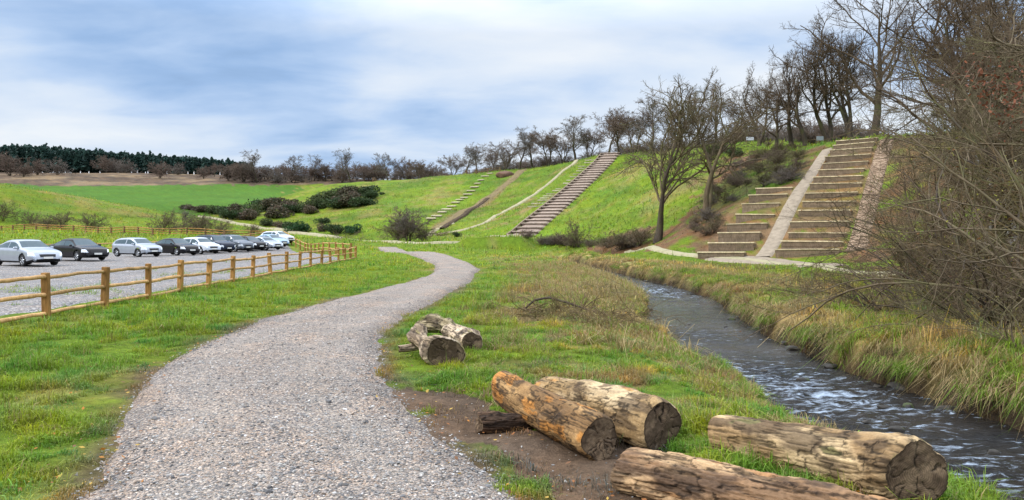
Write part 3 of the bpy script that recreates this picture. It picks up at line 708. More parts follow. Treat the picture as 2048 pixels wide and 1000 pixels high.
def build_fences():
    px = [93, 209, 297, 360, 417, 465, 505, 541, 573, 599, 621, 643, 661, 677, 690, 701, 711]
    Yp = [8.87 / ((1024 - p) / 1500 - .0535) for p in px]
    Ys = [Yp[0] - 2.5 * k for k in (3, 2, 1)] + Yp
    fence('post_and_rail_fence', 'golden brown three-rail timber fence between grass verge and car park', [(-8.87 - .0535 * y, y) for y in Ys], .97, (.10, .50, .875), .142, .043, M_POST, M_RAIL, 3, .03)
    def run(pts, step):
        pts = np.array(pts, float); s = np.concatenate([[0], np.cumsum(np.linalg.norm(np.diff(pts, axis=0), axis=1))])
        n = max(2, int(round(s[-1] / step)) + 1); t = np.linspace(0, s[-1], n)
        return [(np.interp(k, s, pts[:, 0]), np.interp(k, s, pts[:, 1])) for k in t]
    yl = Ys[-1]; xl = -8.87 - .0535 * yl
    fence('post_and_rail_fence', 'timber fence with tall posts closing the far end of the car park', run([(xl - .9, yl + 2.6), (-18, 71), (-23.2, 84), (-29.5, 97)], 2.9), 1.1, (.5, .9), .15, .045, M_POST, M_RAIL, 5)
    fence('post_and_rail_fence', 'light timber fence running close behind the row of parked cars', run([(-66, 47), (-46, 63), (-38.6, 73), (-34, 84), (-31.5, 95)], 2.8), 1.0, (.45, .88), .14, .05, M_POST, M_RAIL, 7)
    fence('post_and_rail_fence', 'distant dark-posted rail fence at the foot of the left hill', run([(-95, 128), gp(2, 461), gp(150, 464), gp(300, 470), gp(450, 475), (-31, 99)], 3.3), 1.0, (.3, .62, .93), .20, .06, M_FPOST, M_POST, 9)
    fence('field_fence', 'low grey fence along the crest where the far hill meets the trees', run([gp(745, 364), gp(800, 358), gp(870, 352.5), gp(940, 348.5), gp(1000, 343.5)], 4.2), 1.3, (.5, .92), .2, .07, M_FPOST, M_FPOST, 11)
build_fences()

# ------------------------------------------------------------------ terraces of timber benches
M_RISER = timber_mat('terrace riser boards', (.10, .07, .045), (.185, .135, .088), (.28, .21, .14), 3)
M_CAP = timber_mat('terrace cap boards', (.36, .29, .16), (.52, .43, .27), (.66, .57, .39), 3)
def terrace(name, label, BL, BR, TL, TR, n, z0, z1, hi=.37):
    BL, BR, TL, TR = [np.array(a, float) for a in (BL, BR, TL, TR)]
    org = np.array([*BL, z0]); root = thing(name, org, label, 'terrace')
    rg = np.random.default_rng(n)
    for k in range(n):
        t = k / max(1, n - 1) if n > 1 else 0
        a = BL * (1 - t) + TL * t + rg.normal(0, .09, 2); b = BR * (1 - t) + TR * t + rg.normal(0, .05, 2)
        if k: a = a + (b - a) * rg.uniform(-.02, .02)
        zz = max(hg(*((a + b) / 2)), (z0 * (1 - t) + z1 * t) - .25)
        d = b - a; w = np.linalg.norm(d); ang = math.atan2(d[1], d[0]); c = (a + b) / 2
        h = hi * rg.uniform(.92, 1.06)
        M = TRS((c[0] - org[0], c[1] - org[1], zz - org[2] + .10 + rg.normal(0, .03)), ang, rg.normal(0, .012))
        m = MB()
        for r in range(2):
            m.box((w + rg.normal(0, .03), .06, h / 2 - .008), M @ TRS((0, rg.normal(0, .006), (r + .5) * h / 2 - .0)), .008)
        m.box((w, .05, .5), M @ TRS((0, .01, -.252)), 0)
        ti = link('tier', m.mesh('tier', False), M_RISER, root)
        m = MB(); m.box((w + .10, .50, .095), M @ TRS((0, .16, h + .05)), .008)
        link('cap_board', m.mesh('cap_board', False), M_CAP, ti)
        for sx in (-1, 1):
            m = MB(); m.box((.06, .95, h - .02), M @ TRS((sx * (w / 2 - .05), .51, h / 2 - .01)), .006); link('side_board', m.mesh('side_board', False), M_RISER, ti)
    return root
def build_terraces():
    terrace('terraced_seating', 'tall right-hand flight of timber bench terraces climbing to the ridge', (20.6, 58.35), (24.35, 55.95), (35.4, 82.0), (38.6, 79.5), 15, .05, 11.9)
    terrace('terraced_seating', 'shorter timber bench terraces left of the narrow sloping path', (15.4, 61.6), (18.5, 59.6), (23.8, 72.9), (26.7, 71.6), 8, .05, 5.9)
build_terraces()

# ------------------------------------------------------------------ long stair on the middle hillside
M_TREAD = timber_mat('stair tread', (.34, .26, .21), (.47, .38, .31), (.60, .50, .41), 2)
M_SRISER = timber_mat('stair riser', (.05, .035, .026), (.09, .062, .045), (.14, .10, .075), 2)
def build_stairs():
    C = np.array([_a, _b]); s = np.concatenate([[0], np.cumsum(np.linalg.norm(np.diff(C, axis=0), axis=1))])
    n = 30; t = np.linspace(0, s[-1], n); P = np.stack([np.interp(t, s, C[:, k]) for k in (0, 1)], 1)
    for _ in range(2): P[1:-1] = (P[:-2] + 2 * P[1:-1] + P[2:]) / 4
    org = np.array([*P[0], hg(*P[0])]); root = thing('hillside_stairs', org, 'long straight flight of pale steps with dark risers up the green hillside', 'stairs')
    d = (P[-1] - P[0]); d /= np.linalg.norm(d); ang = math.atan2(d[1], d[0]) - PI / 2; dep = s[-1] / n
    for k in range(n):
        z = hg(*P[k]) + .10; M = TRS((P[k][0] - org[0], P[k][1] - org[1], z - org[2]), ang)
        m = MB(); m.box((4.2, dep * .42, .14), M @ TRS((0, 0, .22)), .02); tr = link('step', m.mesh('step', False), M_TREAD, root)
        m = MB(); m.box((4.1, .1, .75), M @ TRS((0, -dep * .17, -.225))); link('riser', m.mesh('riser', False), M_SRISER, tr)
    # earth-coloured bed and the boarded kerb on its left
    nrm = np.array([-d[1], d[0]])
    K = np.array([P[i] + nrm * 2.25 for i in range(n)]); q = np.array([[*k, hg(*k) + .22] for k in K]) - org
    m = MB()
    for a, b in zip(q[:-1], q[1:]):
        c = (a + b) / 2; L = np.linalg.norm(b - a); ay = -math.asin((b[2] - a[2]) / L); az = math.atan2(b[1] - a[1], b[0] - a[0])
        m.box((L * 1.01, .22, .5), TRS(c, az, ay))
    link('side_kerb', m.mesh('side_kerb', False), M_RISER, root)
    rp = np.array([p - nrm * 2.0 for p in P]); lp = np.array([p + nrm * 2.0 for p in P])
    mt = simple('stair earth', (.24, .18, .14), .95)
    ribbon('stair_bed', lp, rp, mt, .06, 6, sub=1.0, rag=.1)
    rg = np.random.default_rng(4)
    mat = timber_mat('pale edging boards', (.26, .24, .15), (.42, .38, .26), (.55, .52, .4))
    for k in range(9, 28):
        w = rg.uniform(1.6, 2.8); c = P[k] + nrm * (2.7 + w / 2); z = hg(*c)
        m = MB(); m.box((w, .42, .2), None, .02)
        o = link('edging_board', m.mesh('edging_board', False), mat); o.location = (*c, z + .12); o.rotation_euler = (0, 0, ang + rg.normal(0, .03))
        tag(o, 'pale grass-sunk board in the row left of the long hillside stairs', 'board', 'short boards beside the hillside stairs')
    # stepping slabs farther left
    mat = simple('pale slab', (.42, .36, .24), .9)
    pts = [(862, 441), (873, 435), (884, 427), (893, 421), (903, 414), (911, 408), (919, 402), (928, 396), (935, 389), (942, 381.5), (949, 374.5), (955, 368), (962, 361), (970, 354), (980, 348)]
    for p in pts:
        g = gp(*p); m = MB(); m.box((rg.uniform(1.5, 2.3), rg.uniform(.9, 1.2), .24), None, .03)
        o = link('stepping_slab', m.mesh('stepping_slab', False), mat); o.location = (*g, hg(*g) + .22); o.rotation_euler = (.12, 0, rg.normal(-.2, .12))
        tag(o, 'pale slab in the dotted line of steps up the far green hillside', 'slab', 'stepping slabs on the far hillside')
build_stairs()
# ------------------------------------------------------------------ bare trees and shrubs
def unit(v): return v / (np.linalg.norm(v, axis=-1, keepdims=True) + 1e-9)
def grow(rg, st, dr, ln, r0, r1, K, wob, up):
    N = len(st); P = np.empty((N, K, 3)); P[:, 0] = st; d = unit(dr)
    stp = (ln / (K - 1))[:, None]
    for k in range(1, K):
        d = unit(d + rg.normal(0, wob, (N, 3)) + np.array([0, 0, 1.0]) * up)
        P[:, k] = P[:, k - 1] + d * stp
    Rr = r0[:, None] * (1 - np.linspace(0, 1, K)[None]) + r1[:, None] * np.linspace(0, 1, K)[None]
    return P, Rr
def kids(rg, P, Rr, n, tmin, tmax, alo, ahi, lf, rf, K, wob, up, rend, rmin, flat=0.0):
    N, KK, _ = P.shape
    t = (tmin + (tmax - tmin) * (np.arange(n)[None] + rg.uniform(0, 1, (N, n))) / n).ravel(); pi = np.repeat(np.arange(N), n)
    f = t * (KK - 1); k = np.minimum(f.astype(int), KK - 2); fr = (f - k)[:, None]
    st = P[pi, k] * (1 - fr) + P[pi, k + 1] * fr; tan = unit(P[pi, k + 1] - P[pi, k])
    rad = Rr[pi, k] * (1 - fr[:, 0]) + Rr[pi, k + 1] * fr[:, 0]
    perp = unit(np.cross(tan, rg.normal(0, 1, (len(t), 3)))); 
    if flat: perp = unit(perp * np.array([1, 1, 1 - flat]))
    a = np.radians(rg.uniform(alo, ahi, len(t)))[:, None]
    L = np.linalg.norm(np.diff(P, axis=1), axis=2).sum(1)[pi] * lf * rg.uniform(.65, 1.2, len(t)) * (1.15 - .55 * t)
    r0 = np.maximum(rad * rf, rmin); r1 = np.maximum(r0 * rend, rmin * .6)
    return grow(rg, st, tan * np.cos(a) + perp * np.sin(a), L, r0, r1, K, wob, up)
def bark_mat(name, a, b, moss=None, pale=0):
    m = newmat(name); p = geo(m); n = m.noise(m.mapping(p, (1, 1, .35)), 5, 5, .65)
    c = m.ramp(n, [(.3, a), (.7, b)])
    if moss: c = m.mix(c, moss, m.ramp(m.noise(p, .9, 4), [(.48, 0.0), (.62, .75)]))
    return m.out(m.bsdf(color=c, rough=.9, spec=.1))
M_BARK = bark_mat('dark bark', (.038, .030, .024), (.085, .066, .05), (.075, .075, .03))
M_TWIG = bark_mat('bare twigs', (.06, .043, .029), (.122, .088, .056))
M_TWIGB = bark_mat('brown twigs', (.085, .058, .032), (.17, .118, .066), (.115, .105, .035))
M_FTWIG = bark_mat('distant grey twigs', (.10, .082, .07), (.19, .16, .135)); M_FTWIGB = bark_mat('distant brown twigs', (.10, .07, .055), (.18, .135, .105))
M_TWIGG = bark_mat('grey lichened twigs', (.072, .054, .034), (.18, .138, .09), (.12, .115, .05))
M_BIRCH = bark_mat('pale bark', (.16, .15, .13), (.34, .32, .29))

def tree_meshes(seed, h, spread=1.0, n_limb=10, trunk=.62, forks=1, tw=1.0, fine=6, trunk_r=.021, lean=.0, up=.05, lo=.28, angle=(28, 62), twr=.011, dens=1.0):
    rg = np.random.default_rng(seed)
    n = forks
    st = rg.normal(0, .12 * (n > 1), (n, 3)) * [h / 12, h / 12, 0] + [0, 0, -.25]; dr = np.stack([rg.normal(lean, .10 + .12 * (n > 1), n), rg.normal(0, .10 + .12 * (n > 1), n), np.ones(n)], 1)
    P0, R0 = grow(rg, st, dr, np.full(n, h * trunk) * rg.uniform(.85, 1.05, n), np.full(n, h * trunk_r / n ** .4), np.full(n, h * .0028), 12, .085, .03)
    R0[:, 0] *= 1.35
    P1, R1 = kids(rg, P0, R0, n_limb, lo, 1.0, *angle, .70 * spread, .58, 9, .15, up, .25, h * .0035)
    P2, R2 = kids(rg, P1, R1, int(8 * dens), .18, 1.0, 28, 66, .50, .58, 7, .17, up * .9, .3, h * .0018)
    P3, R3 = kids(rg, P2, R2, int(8 * dens), .12, 1.0, 25, 65, .55, .6, 6, .19, up * .6, .4, twr * 1.15 * tw)
    P4, R4 = kids(rg, P3, R3, fine, .10, 1.0, 22, 60, .60, .7, 4, .2, up * .4, .5, twr * .8 * tw)
    a = MB(); a.tubes(P0, R0, 10); b = MB(); b.tubes(P1, R1, 7); b.tubes(P2, R2, 5); b.tubes(P3, R3, 3); b.tubes(P4, R4, 3)
    return a.mesh('trunk'), b.mesh('crown')
def tree_proto(seed, h, mt=None, mc=None, **k):
    a, b = tree_meshes(seed, h, **k); a.materials.append(mt or M_BARK); b.materials.append(mc or M_TWIG)
    return (a, b, h)
def place_tree(pr, name, x, y, h, rz, label, cat='tree', group=None, z=None, sx=1.0, parts=('trunk', 'crown')):
    root = thing(name, (x, y, hg(x, y) if z is None else z), label, cat, group, rz)
    for nm, me in zip(parts, pr[:2]):
        o = link(nm, me, None, root)
    s = h / pr[2]; root.scale = (s * sx, s * sx, s)
    return root
def shrub_mesh(seed, h, stems=12, out=.5, dens=1.0, twr=.008, arch=-.02, fine=4):
    rg = np.random.default_rng(seed)
    st = rg.normal(0, .12 * h * .3, (stems, 3)) * [1, 1, 0] + [0, 0, -.1]
    az = rg.uniform(0, 2 * PI, stems); o = rg.uniform(.1, 1, stems) * out * 2
    dr = np.stack([np.cos(az) * o, np.sin(az) * o, np.ones(stems)], 1)
    P0, R0 = grow(rg, st, dr, h * rg.uniform(.7, 1.15, stems), np.full(stems, h * .0085), np.full(stems, h * .002), 12, .15, arch)
    P1, R1 = kids(rg, P0, R0, int(8 * dens), .15, 1, 25, 65, .5, .6, 7, .14, .01, .35, twr * 1.3)
    P2, R2 = kids(rg, P1, R1, int(6 * dens), .15, 1, 25, 65, .5, .65, 5, .17, .0, .5, twr)
    P3, R3 = kids(rg, P2, R2, fine, .2, 1, 25, 60, .5, .75, 4, .18, .0, .6, twr * .8)
    a = MB(); a.tubes(P0, R0, 6); b = MB(); b.tubes(P1, R1, 4); b.tubes(P2, R2, 3); b.tubes(P3, R3, 3)
    return a.mesh('stems'), b.mesh('twigs'), h, P3
def leaf_quads(c, n, size, rg, flat=0.0):
    """n small leaf faces around each centre row"""
    N = len(c); u = unit(rg.normal(0, 1, (N, 3))); w = unit(np.cross(u, rg.normal(0, 1, (N, 3)))); s = (size * rg.uniform(.6, 1.35, N))[:, None]
    v = np.stack([c - u * s * .5 - w * s * .28, c + u * s * .5 - w * s * .28, c + u * s * .5 + w * s * .28, c - u * s * .5 + w * s * .28], 1)
    return v.reshape(-1, 3), np.arange(N * 4).reshape(-1, 4)
def leaf_mat(name, trans=.25):
    m = newmat(name); ca = attr(m).outputs['Color']
    a = m.bsdf(color=ca, rough=.6, spec=.2); b = m.n('ShaderNodeBsdfTranslucent', {0: ca}); x = m.n('ShaderNodeMixShader', {0: trans, 1: a, 2: b})
    return m.out(x)
M_LEAF = leaf_mat('leaves')
def bush_mesh(seed, n, leaf, base, lobes=9, hz=.75):
    """leafy evergreen: lobed volume of small leaf faces, unit radius"""
    rg = np.random.default_rng(seed)
    C = rg.normal(0, .45, (lobes, 3)); C[:, 2] = np.abs(C[:, 2]) * .75 + .3; rad = rg.uniform(.28, .55, lobes)
    k = rg.integers(0, lobes, n); d = unit(rg.normal(0, 1, (n, 3))); p = C[k] + d * (rad[k] * rg.uniform(.45, 1.08, n) ** .5 * np.where(rg.uniform(0, 1, n) < .14, rg.uniform(1, 1.45, n), 1))[:, None]
    p[:, 2] = np.abs(p[:, 2]) * hz
    v, q = leaf_quads(p, 1, leaf, rg)
    tone = np.exp(rg.normal(0, .32, n)) * (.7 + .6 * fbm(p[:, 0] * 3, p[:, 2] * 3 + p[:, 1] * 2, seed, 3))
    hue = rg.normal(0, 1, (n, 1)) * np.array([[.18, .02, .08]])
    c = np.asarray(base)[None] * tone[:, None] * (1 + hue)
    return mesh_np('foliage', v, None, q, False, np.clip(np.repeat(c, 4, 0), .004, .8))
def bush_proto(seed, n, leaf, base, **k):
    me = bush_mesh(seed, n, leaf, base, **k); me.materials.append(M_LEAF)
    rg = np.random.default_rng(seed + 50); m = MB()
    P, Rr = grow(rg, np.zeros((5, 3)) - [0, 0, .1], np.stack([rg.normal(0, .6, 5), rg.normal(0, .6, 5), np.ones(5)], 1), np.full(5, .8), np.full(5, .05), np.full(5, .02), 5, .15, 0)
    m.tubes(P, Rr, 5); st = m.mesh('stems'); st.materials.append(M_BARK)
    return (st, me, 1.0)

def build_trees():
    T = [tree_proto(101, 14, dens=.9, fine=4, n_limb=11, spread=1.0), tree_proto(102, 14, dens=.9, fine=4, n_limb=9, forks=2, spread=1.0, lo=.3), tree_proto(103, 14, dens=.9, fine=4, n_limb=12, trunk=.72, spread=.85, angle=(22, 50)),
         tree_proto(104, 14, dens=.9, fine=4, n_limb=8, forks=3, spread=.95, lo=.35, trunk_r=.024), tree_proto(105, 14, dens=.9, fine=4, n_limb=10, lean=.18, spread=1.05), tree_proto(106, 14, dens=.9, fine=4, n_limb=12, spread=1.2, trunk=.55, angle=(35, 75)), tree_proto(107, 14, dens=.9, fine=4, n_limb=7, forks=2, lean=-.2, spread=1.0, lo=.4)]
    S1 = tree_proto(120, 14, M_BARK, M_TWIGG, n_limb=10, forks=2, spread=1.0, lo=.28, trunk_r=.015, dens=.95, fine=5, up=.05, angle=(20, 48)); S2 = tree_proto(123, 14, M_TWIGG, M_TWIGG, n_limb=8, forks=2, lean=-.18, spread=1.0, lo=.42, trunk_r=.022, dens=.8, fine=4, up=.04)
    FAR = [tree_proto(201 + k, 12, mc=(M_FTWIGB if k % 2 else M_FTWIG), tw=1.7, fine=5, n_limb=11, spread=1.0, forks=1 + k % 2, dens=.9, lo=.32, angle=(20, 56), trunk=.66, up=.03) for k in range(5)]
    tr = lambda p, px, Y, h, rz, label, dz=None, sx=1.0, name='bare_tree', group=None: place_tree(p, name, *at(px, Y)[:2], h * 1.14, rz, label, 'tree', group, None, sx)
    # on the ridge beside and above the terraces
    tr(T[0], 1746, 90, 21, .4, 'tall thick-trunked bare tree just above the top of the terraces', sx=1.05)
    tr(T[3], 1702, 93, 17.0, 1.2, 'dark multi-stemmed bare tree behind the top left of the terraces')
    tr(T[1], 1660, 97, 19.5, 2.1, 'slender twin-stemmed bare tree beside the grey box on the ridge')
    tr(T[4], 1612, 96, 14.5, 2.9, 'bare tree with a bent leaning trunk on the ridge')
    tr(T[2], 1585, 99, 14.0, .2, 'upright bare tree crowding behind the bent leaning one')
    tr(T[5], 1553, 96, 12.5, 1.0, 'wide-crowned bare tree left of the bent leaning one')
    tr(T[1], 1520, 108, 13.5, .8, 'narrow bare tree beside the white board on the ridge')
    tr(T[6], 1497, 118, 11, 2.2, 'thin bare tree standing behind the white board')
    tr(T[2], 1436, 126, 12.8, .5, 'upright bare tree with a fan-shaped crown on the ridge')
    tr(T[0], 1400, 140, 12.5, 3.0, 'dim bare tree half hidden behind the leaning slope tree')
    tr(T[4], 1472, 130, 9.5, 1.2, 'small spindly bare tree between two larger ridge trees', sx=.8)
    tr(T[5], 1350, 152, 12.0, 2.0, 'dark rounded bare tree behind the slope trees')
    # on the slope
    tr(S1, 1322, 82, 21.5, .9, 'big bare tree with twin trunks and drooping side limb on the slope', sx=1.12)
    tr(S2, 1408, 77, 15.5, 3.4, 'tall bare tree with a crooked leaning crown left of the terraces', sx=1.25)
    # along the crest to the left
    spec = [(1300, 160, 11.5, 0), (1268, 168, 9, 3), (1243, 176, 9.5, 1), (1213, 190, 9.8, 2), (1180, 198, 8.2, 3), (1152, 196, 10.6, 0), (1128, 205, 8, 1), (1095, 206, 9.4, 3), (1066, 214, 9.3, 2), (1038, 212, 9.6, 0), (1012, 224, 8.2, 1), (985, 232, 7, 3), (955, 238, 8.4, 2), (930, 244, 9.6, 0), (905, 250, 7.5, 1)]
    lab = ['bare tree touching the top right of the long stairs', 'short dense bare tree right of the stair top', 'bushy bare tree over the stair top', 'dark round-headed tree left of the stair top', 'low dense bare tree between stair top and hillside path', 'tall vase-shaped bare tree above the hillside path', 'low bare tree at the top of the hillside path', 'round bare tree midway along the crest', 'pale fan-shaped bare tree midway along the crest', 'broad dark bare tree with low limbs on the crest', 'bare tree over the brown worn strip', 'small bare tree above the stepping slabs', 'bare tree left of the stepping slabs', 'tall thin bare tree near the left end of the crest row', 'last bare tree at the left end of the crest row']
    for (px, Y, h, k), l in zip(spec, lab): tr(FAR[k], px, Y, h * 1.25, px * .7, l, sx=1.2)
    tr(T[4], 1012, 207, 6.2, 2.0, 'small leaning bare tree on the brown mound at the crest')
    # far ridge left of the hill
    spec = [(868, 335, 9.5, 1), (838, 330, 11, 3), (812, 340, 11, 1), (775, 335, 13.6, 0), (752, 345, 9, 3), (738, 350, 8, 1), (703, 340, 13.6, 2), (650, 350, 9, 3), (628, 352, 10.5, 2), (583, 345, 12.2, 0), (540, 350, 7, 1), (515, 345, 13, 2), (488, 345, 9.5, 3), (470, 350, 8, 1)]
    lab = ['rusty brown bare tree at the right end of the far row', 'round brown bare tree in the far row', 'dim brown bare tree beside the round far one', 'large round-crowned bare tree standing in the far row', 'low dim bare tree left of the large round far one', 'small dim bare tree in the gap of the far row', 'pale spreading bare tree in the middle of the far row', 'low brown bare tree left of the pale spreading one', 'thin bare tree in the far row above the field', 'pale umbrella-shaped bare tree in the far row', 'small brown tree between two pale far trees', 'tallest pale bare tree near the pine wood', 'dense brown tree at the edge of the pine wood', 'low dark brown tree just right of the pine wood']
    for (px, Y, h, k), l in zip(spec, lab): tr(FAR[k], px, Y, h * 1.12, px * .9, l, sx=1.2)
    rf = np.random.default_rng(19)
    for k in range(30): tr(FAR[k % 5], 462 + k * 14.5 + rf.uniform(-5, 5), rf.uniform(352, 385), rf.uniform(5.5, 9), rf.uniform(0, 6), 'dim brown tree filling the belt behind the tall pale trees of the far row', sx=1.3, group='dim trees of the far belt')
    for k in range(34):
        px = 880 + k * 12 + rf.uniform(-5, 5); tr(FAR[k % 5], px, np.interp(px, [880, 1000, 1160, 1240, 1300], [268, 236, 222, 205, 190]) * rf.uniform(1, 1.06), rf.uniform(4.5, 7.5), rf.uniform(0, 6), 'dim brown tree filling the belt behind the crest trees', sx=1.25, group='dim trees of the crest belt')
    # dim brown scrub filling the ridge behind the trees
    SH = []
    for k in range(3):
        a, b, h, _ = shrub_mesh(300 + k, 4.0, stems=14, out=.45, twr=.02, dens=1.0, fine=4)
        a.materials.append(M_BARK); b.materials.append((M_FTWIGB, M_FTWIG, M_FTWIGB)[k]); SH.append((a, b, h))
    rg = np.random.default_rng(9)
    for k in range(58):
        px = 880 + k * 15 + rg.uniform(-6, 6)
        Yc = np.interp(px, [880, 1000, 1160, 1240, 1350, 1500, 1700, 1800], [255, 222, 205, 190, 165, 132, 108, 105]) * rg.uniform(1.0, 1.12)
        place_tree(SH[k % 3], 'ridge_shrub', *at(px, Yc)[:2], rg.uniform(3.2, 5.0), rg.uniform(0, 6), 'brown leafless shrub in the dim belt along the ridge behind the trees', 'shrub', 'leafless shrubs along the ridge', None, 1.4, ('stems', 'twigs'))
    for k in range(30):
        px = 455 + k * 15 + rg.uniform(-6, 6)
        place_tree(SH[k % 3], 'ridge_shrub', *at(px, rg.uniform(342, 365))[:2], rg.uniform(4, 7), rg.uniform(0, 6), 'brown leafless shrub low in the far row of trees', 'shrub', 'leafless shrubs under the far row', None, 1.4, ('stems', 'twigs'))
    for px, Y, h, l in ((20, 385, 11, 'dim brown thicket tree at the left edge before the pines'), (75, 395, 8, 'low brown thicket tree before the pine wood'), (115, 392, 8, 'brown bush-like tree beside the pale track before the pines'), (48, 372, 6, 'dark low thicket below the pine wood'), (215, 430, 9, 'rounded brown tree standing in front of the pine wood'), (232, 432, 8, 'smaller brown tree beside the rounded one before the pines'), (253, 428, 7.5, 'brown tree at the middle of the pine wood edge'), (320, 380, 8, 'round dark bush on the upper rim of the green field'), (355, 420, 6.5, 'low round bush before the pine trunks'), (407, 380, 6, 'dark bush near the right end of the field rim'), (428, 410, 9.5, 'reddish slender tree at the right end of the pine wood')):
        place_tree(SH[int(px) % 3] if 'slender' not in l else FAR[1], 'thicket_tree', *at(px, Y)[:2], h, px, l, 'tree', None, None, 1.1, ('stems', 'twigs') if 'slender' not in l else ('trunk', 'crown'))
    # pines of the far wood: reads as one mass
    mb_v = []; mb_q = []; cc = []; nn = 0; tk = MB()
    for k in range(760):
        px = rg.uniform(-140, 505); Y = rg.uniform(450, 520); X = (px - 1024) / F * Y
        z0 = hg(X, Y); top_py = np.interp(px, [-140, 0, 60, 200, 300, 400, 480, 520], [290, 296, 294, 306, 313, 321, 327, 333]) + rg.normal(0, 2.5)
        h = max(5.0, (EYE - (top_py - HOR) / F * Y) - z0); m = 130
        t = rg.uniform(.18, 1, m); rad = (1.08 - t) ** .75 * h * .20 * rg.uniform(.25, 1, m); a = rg.uniform(0, 2 * PI, m)
        p = np.stack([X + np.cos(a) * rad, Y + np.sin(a) * rad, z0 + t * h + rg.normal(0, .3, m)], 1)
        v, q = leaf_quads(p, 1, 1.7, rg); mb_v.append(v); mb_q.append(q + nn); nn += len(v)
        tone = (np.exp(rg.normal(0, .3, m)) * rg.uniform(.75, 1.3))[:, None]
        cc.append(np.repeat(np.array([[.024, .052, .041]]) * tone, 4, 0))  # bluish cast of distance haze is mixed into the needle colour
        if k % 3 == 0:
            pass
    me = mesh_np('pine_wood', np.concatenate(mb_v), None, np.concatenate(mb_q), False, np.concatenate(cc))
    o = link('pine_wood', me, M_LEAF); tag(o, 'dark green pine wood along the skyline at the far left', None, None, 'stuff')
    mw = simple('white marker', (.75, .75, .75), .6, 0, .05)
    for px, py in ((118, 334), (131, 335), (161, 336), (178, 340), (200, 339), (236, 343), (263, 341), (291, 340), (296, 342), (334, 348), (376, 347), (388, 348), (440, 348), (447, 350), (275, 342)):
        Y = 445; X = (px - 1024) / F * Y; b = MB(); b.tubes(np.array([[[0, 0, -.5], [0, 0, .8], [0, 0, rg.uniform(1.1, 1.9)]]]), np.full((1, 3), .24), 6, True)
        o = link('white_marker', b.mesh('white_marker'), mw); o.location = (X, Y, EYE - (py - HOR) / F * Y - .6)
        if hg(X, Y) > o.location.z: o.location.z = hg(X, Y)
        else: o.location.z = hg(X, Y)
        tag(o, 'tiny white marker post against the dark foot of the pine wood', 'post', 'white markers by the pine wood')
    # small bare bushes in the meadow
    SB = []
    for k in range(3):
        a, b, h, _ = shrub_mesh(340 + k, 3.0, stems=12, out=.38, twr=.014, dens=1.0); a.materials.append(M_BARK); b.materials.append(M_TWIGG); SB.append((a, b, h))
    for px, Y, h, l in ((5, 131, 3.2, 'grey leafless bush at the left edge above the far fence'), (65, 131, 2.4, 'pale leafless bush second along the far fence'), (96, 129, 2.4, 'small dark leafless bush along the far fence'), (123, 129, 3.0, 'thin V-shaped leafless bush along the far fence'), (183, 126, 3.0, 'fan-shaped leafless bush alone above the far fence'), (326, 118, 3.4, 'broad leafless bush left of the small dark tree'), (393, 113, 3.0, 'leafless bush right of the small dark tree'), (410, 112, 3.0, 'leafless bush touching its neighbour above the parked cars'), (440, 110, 2.5, 'smallest leafless bush above the parked cars'), (508, 108, 1.8, 'low dark bush beside the pale foot path')):
        place_tree(SB[int(px) % 3], 'bare_bush', *at(px, Y)[:2], h, px, l, 'bush', None, None, 1.15, ('stems', 'twigs'))
    tr(FAR[2], 360, 115, 4.2, 1, 'small dark tree with a short trunk above the parked cars', sx=1.15)
    tr(FAR[0], 815, 116, 5.0, 2, 'lone small bare tree at the foot of the middle hill', sx=1.5)
    place_tree(SH[0], 'bare_bush', *at(818, 116.5)[:2], 5.0, 1, 'dense rounded leafless thicket around the lone small tree', 'bush', None, None, 1.15, ('stems', 'twigs'))
    place_tree(SB[0], 'bare_bush', *at(795, 117)[:2], 3.4, 1, 'dense leafless bush against the left of the lone small tree', 'bush', None, None, 1.2, ('stems', 'twigs'))
    place_tree(SB[1], 'bare_bush', *at(848, 117)[:2], 2.2, 2, 'low leafless bush against the right of the lone small tree', 'bush', None, None, 1.2, ('stems', 'twigs'))
    place_tree(SB[2], 'bare_bush', *at(1157, 97)[:2], 3.4, 2, 'tan leafless bush on the slope right of the long stairs', 'bush', None, None, .85, ('stems', 'twigs'))
    for px, Y, h, sx, l in ((1240, 88, 2.3, 2.0, 'dark grey sprawling bush left of the twin-trunked tree'), (1278, 85, 2.2, 2.0, 'dark grey sprawling bush touching the twin-trunked tree')):
        place_tree(SB[0], 'bare_bush', *at(px, Y)[:2], h, px, l, 'bush', None, None, sx, ('stems', 'twigs'))
    for k in range(64):
        px = rg.uniform(1380, 1640); py = np.interp(px, [1380, 1440, 1500, 1570, 1640], [430, 420, 350, 330, 300]) + rg.uniform(-60, 60)
        g = gp(px, py)
        if inpoly(np.array([g[0]]), np.array([g[1]]), Z_TERR)[0] or px > 1600 and py > 300: continue
        place_tree((SH + SB)[k % 6], 'slope_shrub', *g, rg.uniform(.6, 1.5), k, 'brown leafless scrub on the leaf-strewn slope left of the terraces', 'shrub', 'leafless scrub beside the terraces', None, 1.5, ('stems', 'twigs'))
    for k in range(14):
        px = rg.uniform(1050, 1260); py = np.interp(px, [1050, 1260], [486, 498]) + rg.uniform(-3, 2); g = gp(px, py)
        place_tree(SH[k % 3], 'slope_shrub', *g, rg.uniform(.8, 1.5), k, 'low brown scrub along the foot of the middle hill', 'shrub', 'low scrub at the hill foot', None, 1.6, ('stems', 'twigs'))
    # evergreen and brown bushes of the vale
    E = [bush_proto(400 + k, 2600, .10, c) for k, c in enumerate(((.038, .062, .02), (.06, .078, .026), (.068, .058, .032), (.028, .07, .022), (.105, .08, .052)))]
    def bush(k, px, py, w, l, grp=None, hs=.85):
        g = gp(px, py); s = w / F * g[1] / 2 * (1.07 if w > 22 else 1); hs = hs * 1.05
        return place_tree(E[k], 'leafy_bush', *g, s * hs, px, l, 'bush', grp, None, 1 / hs, ('stems', 'foliage'))
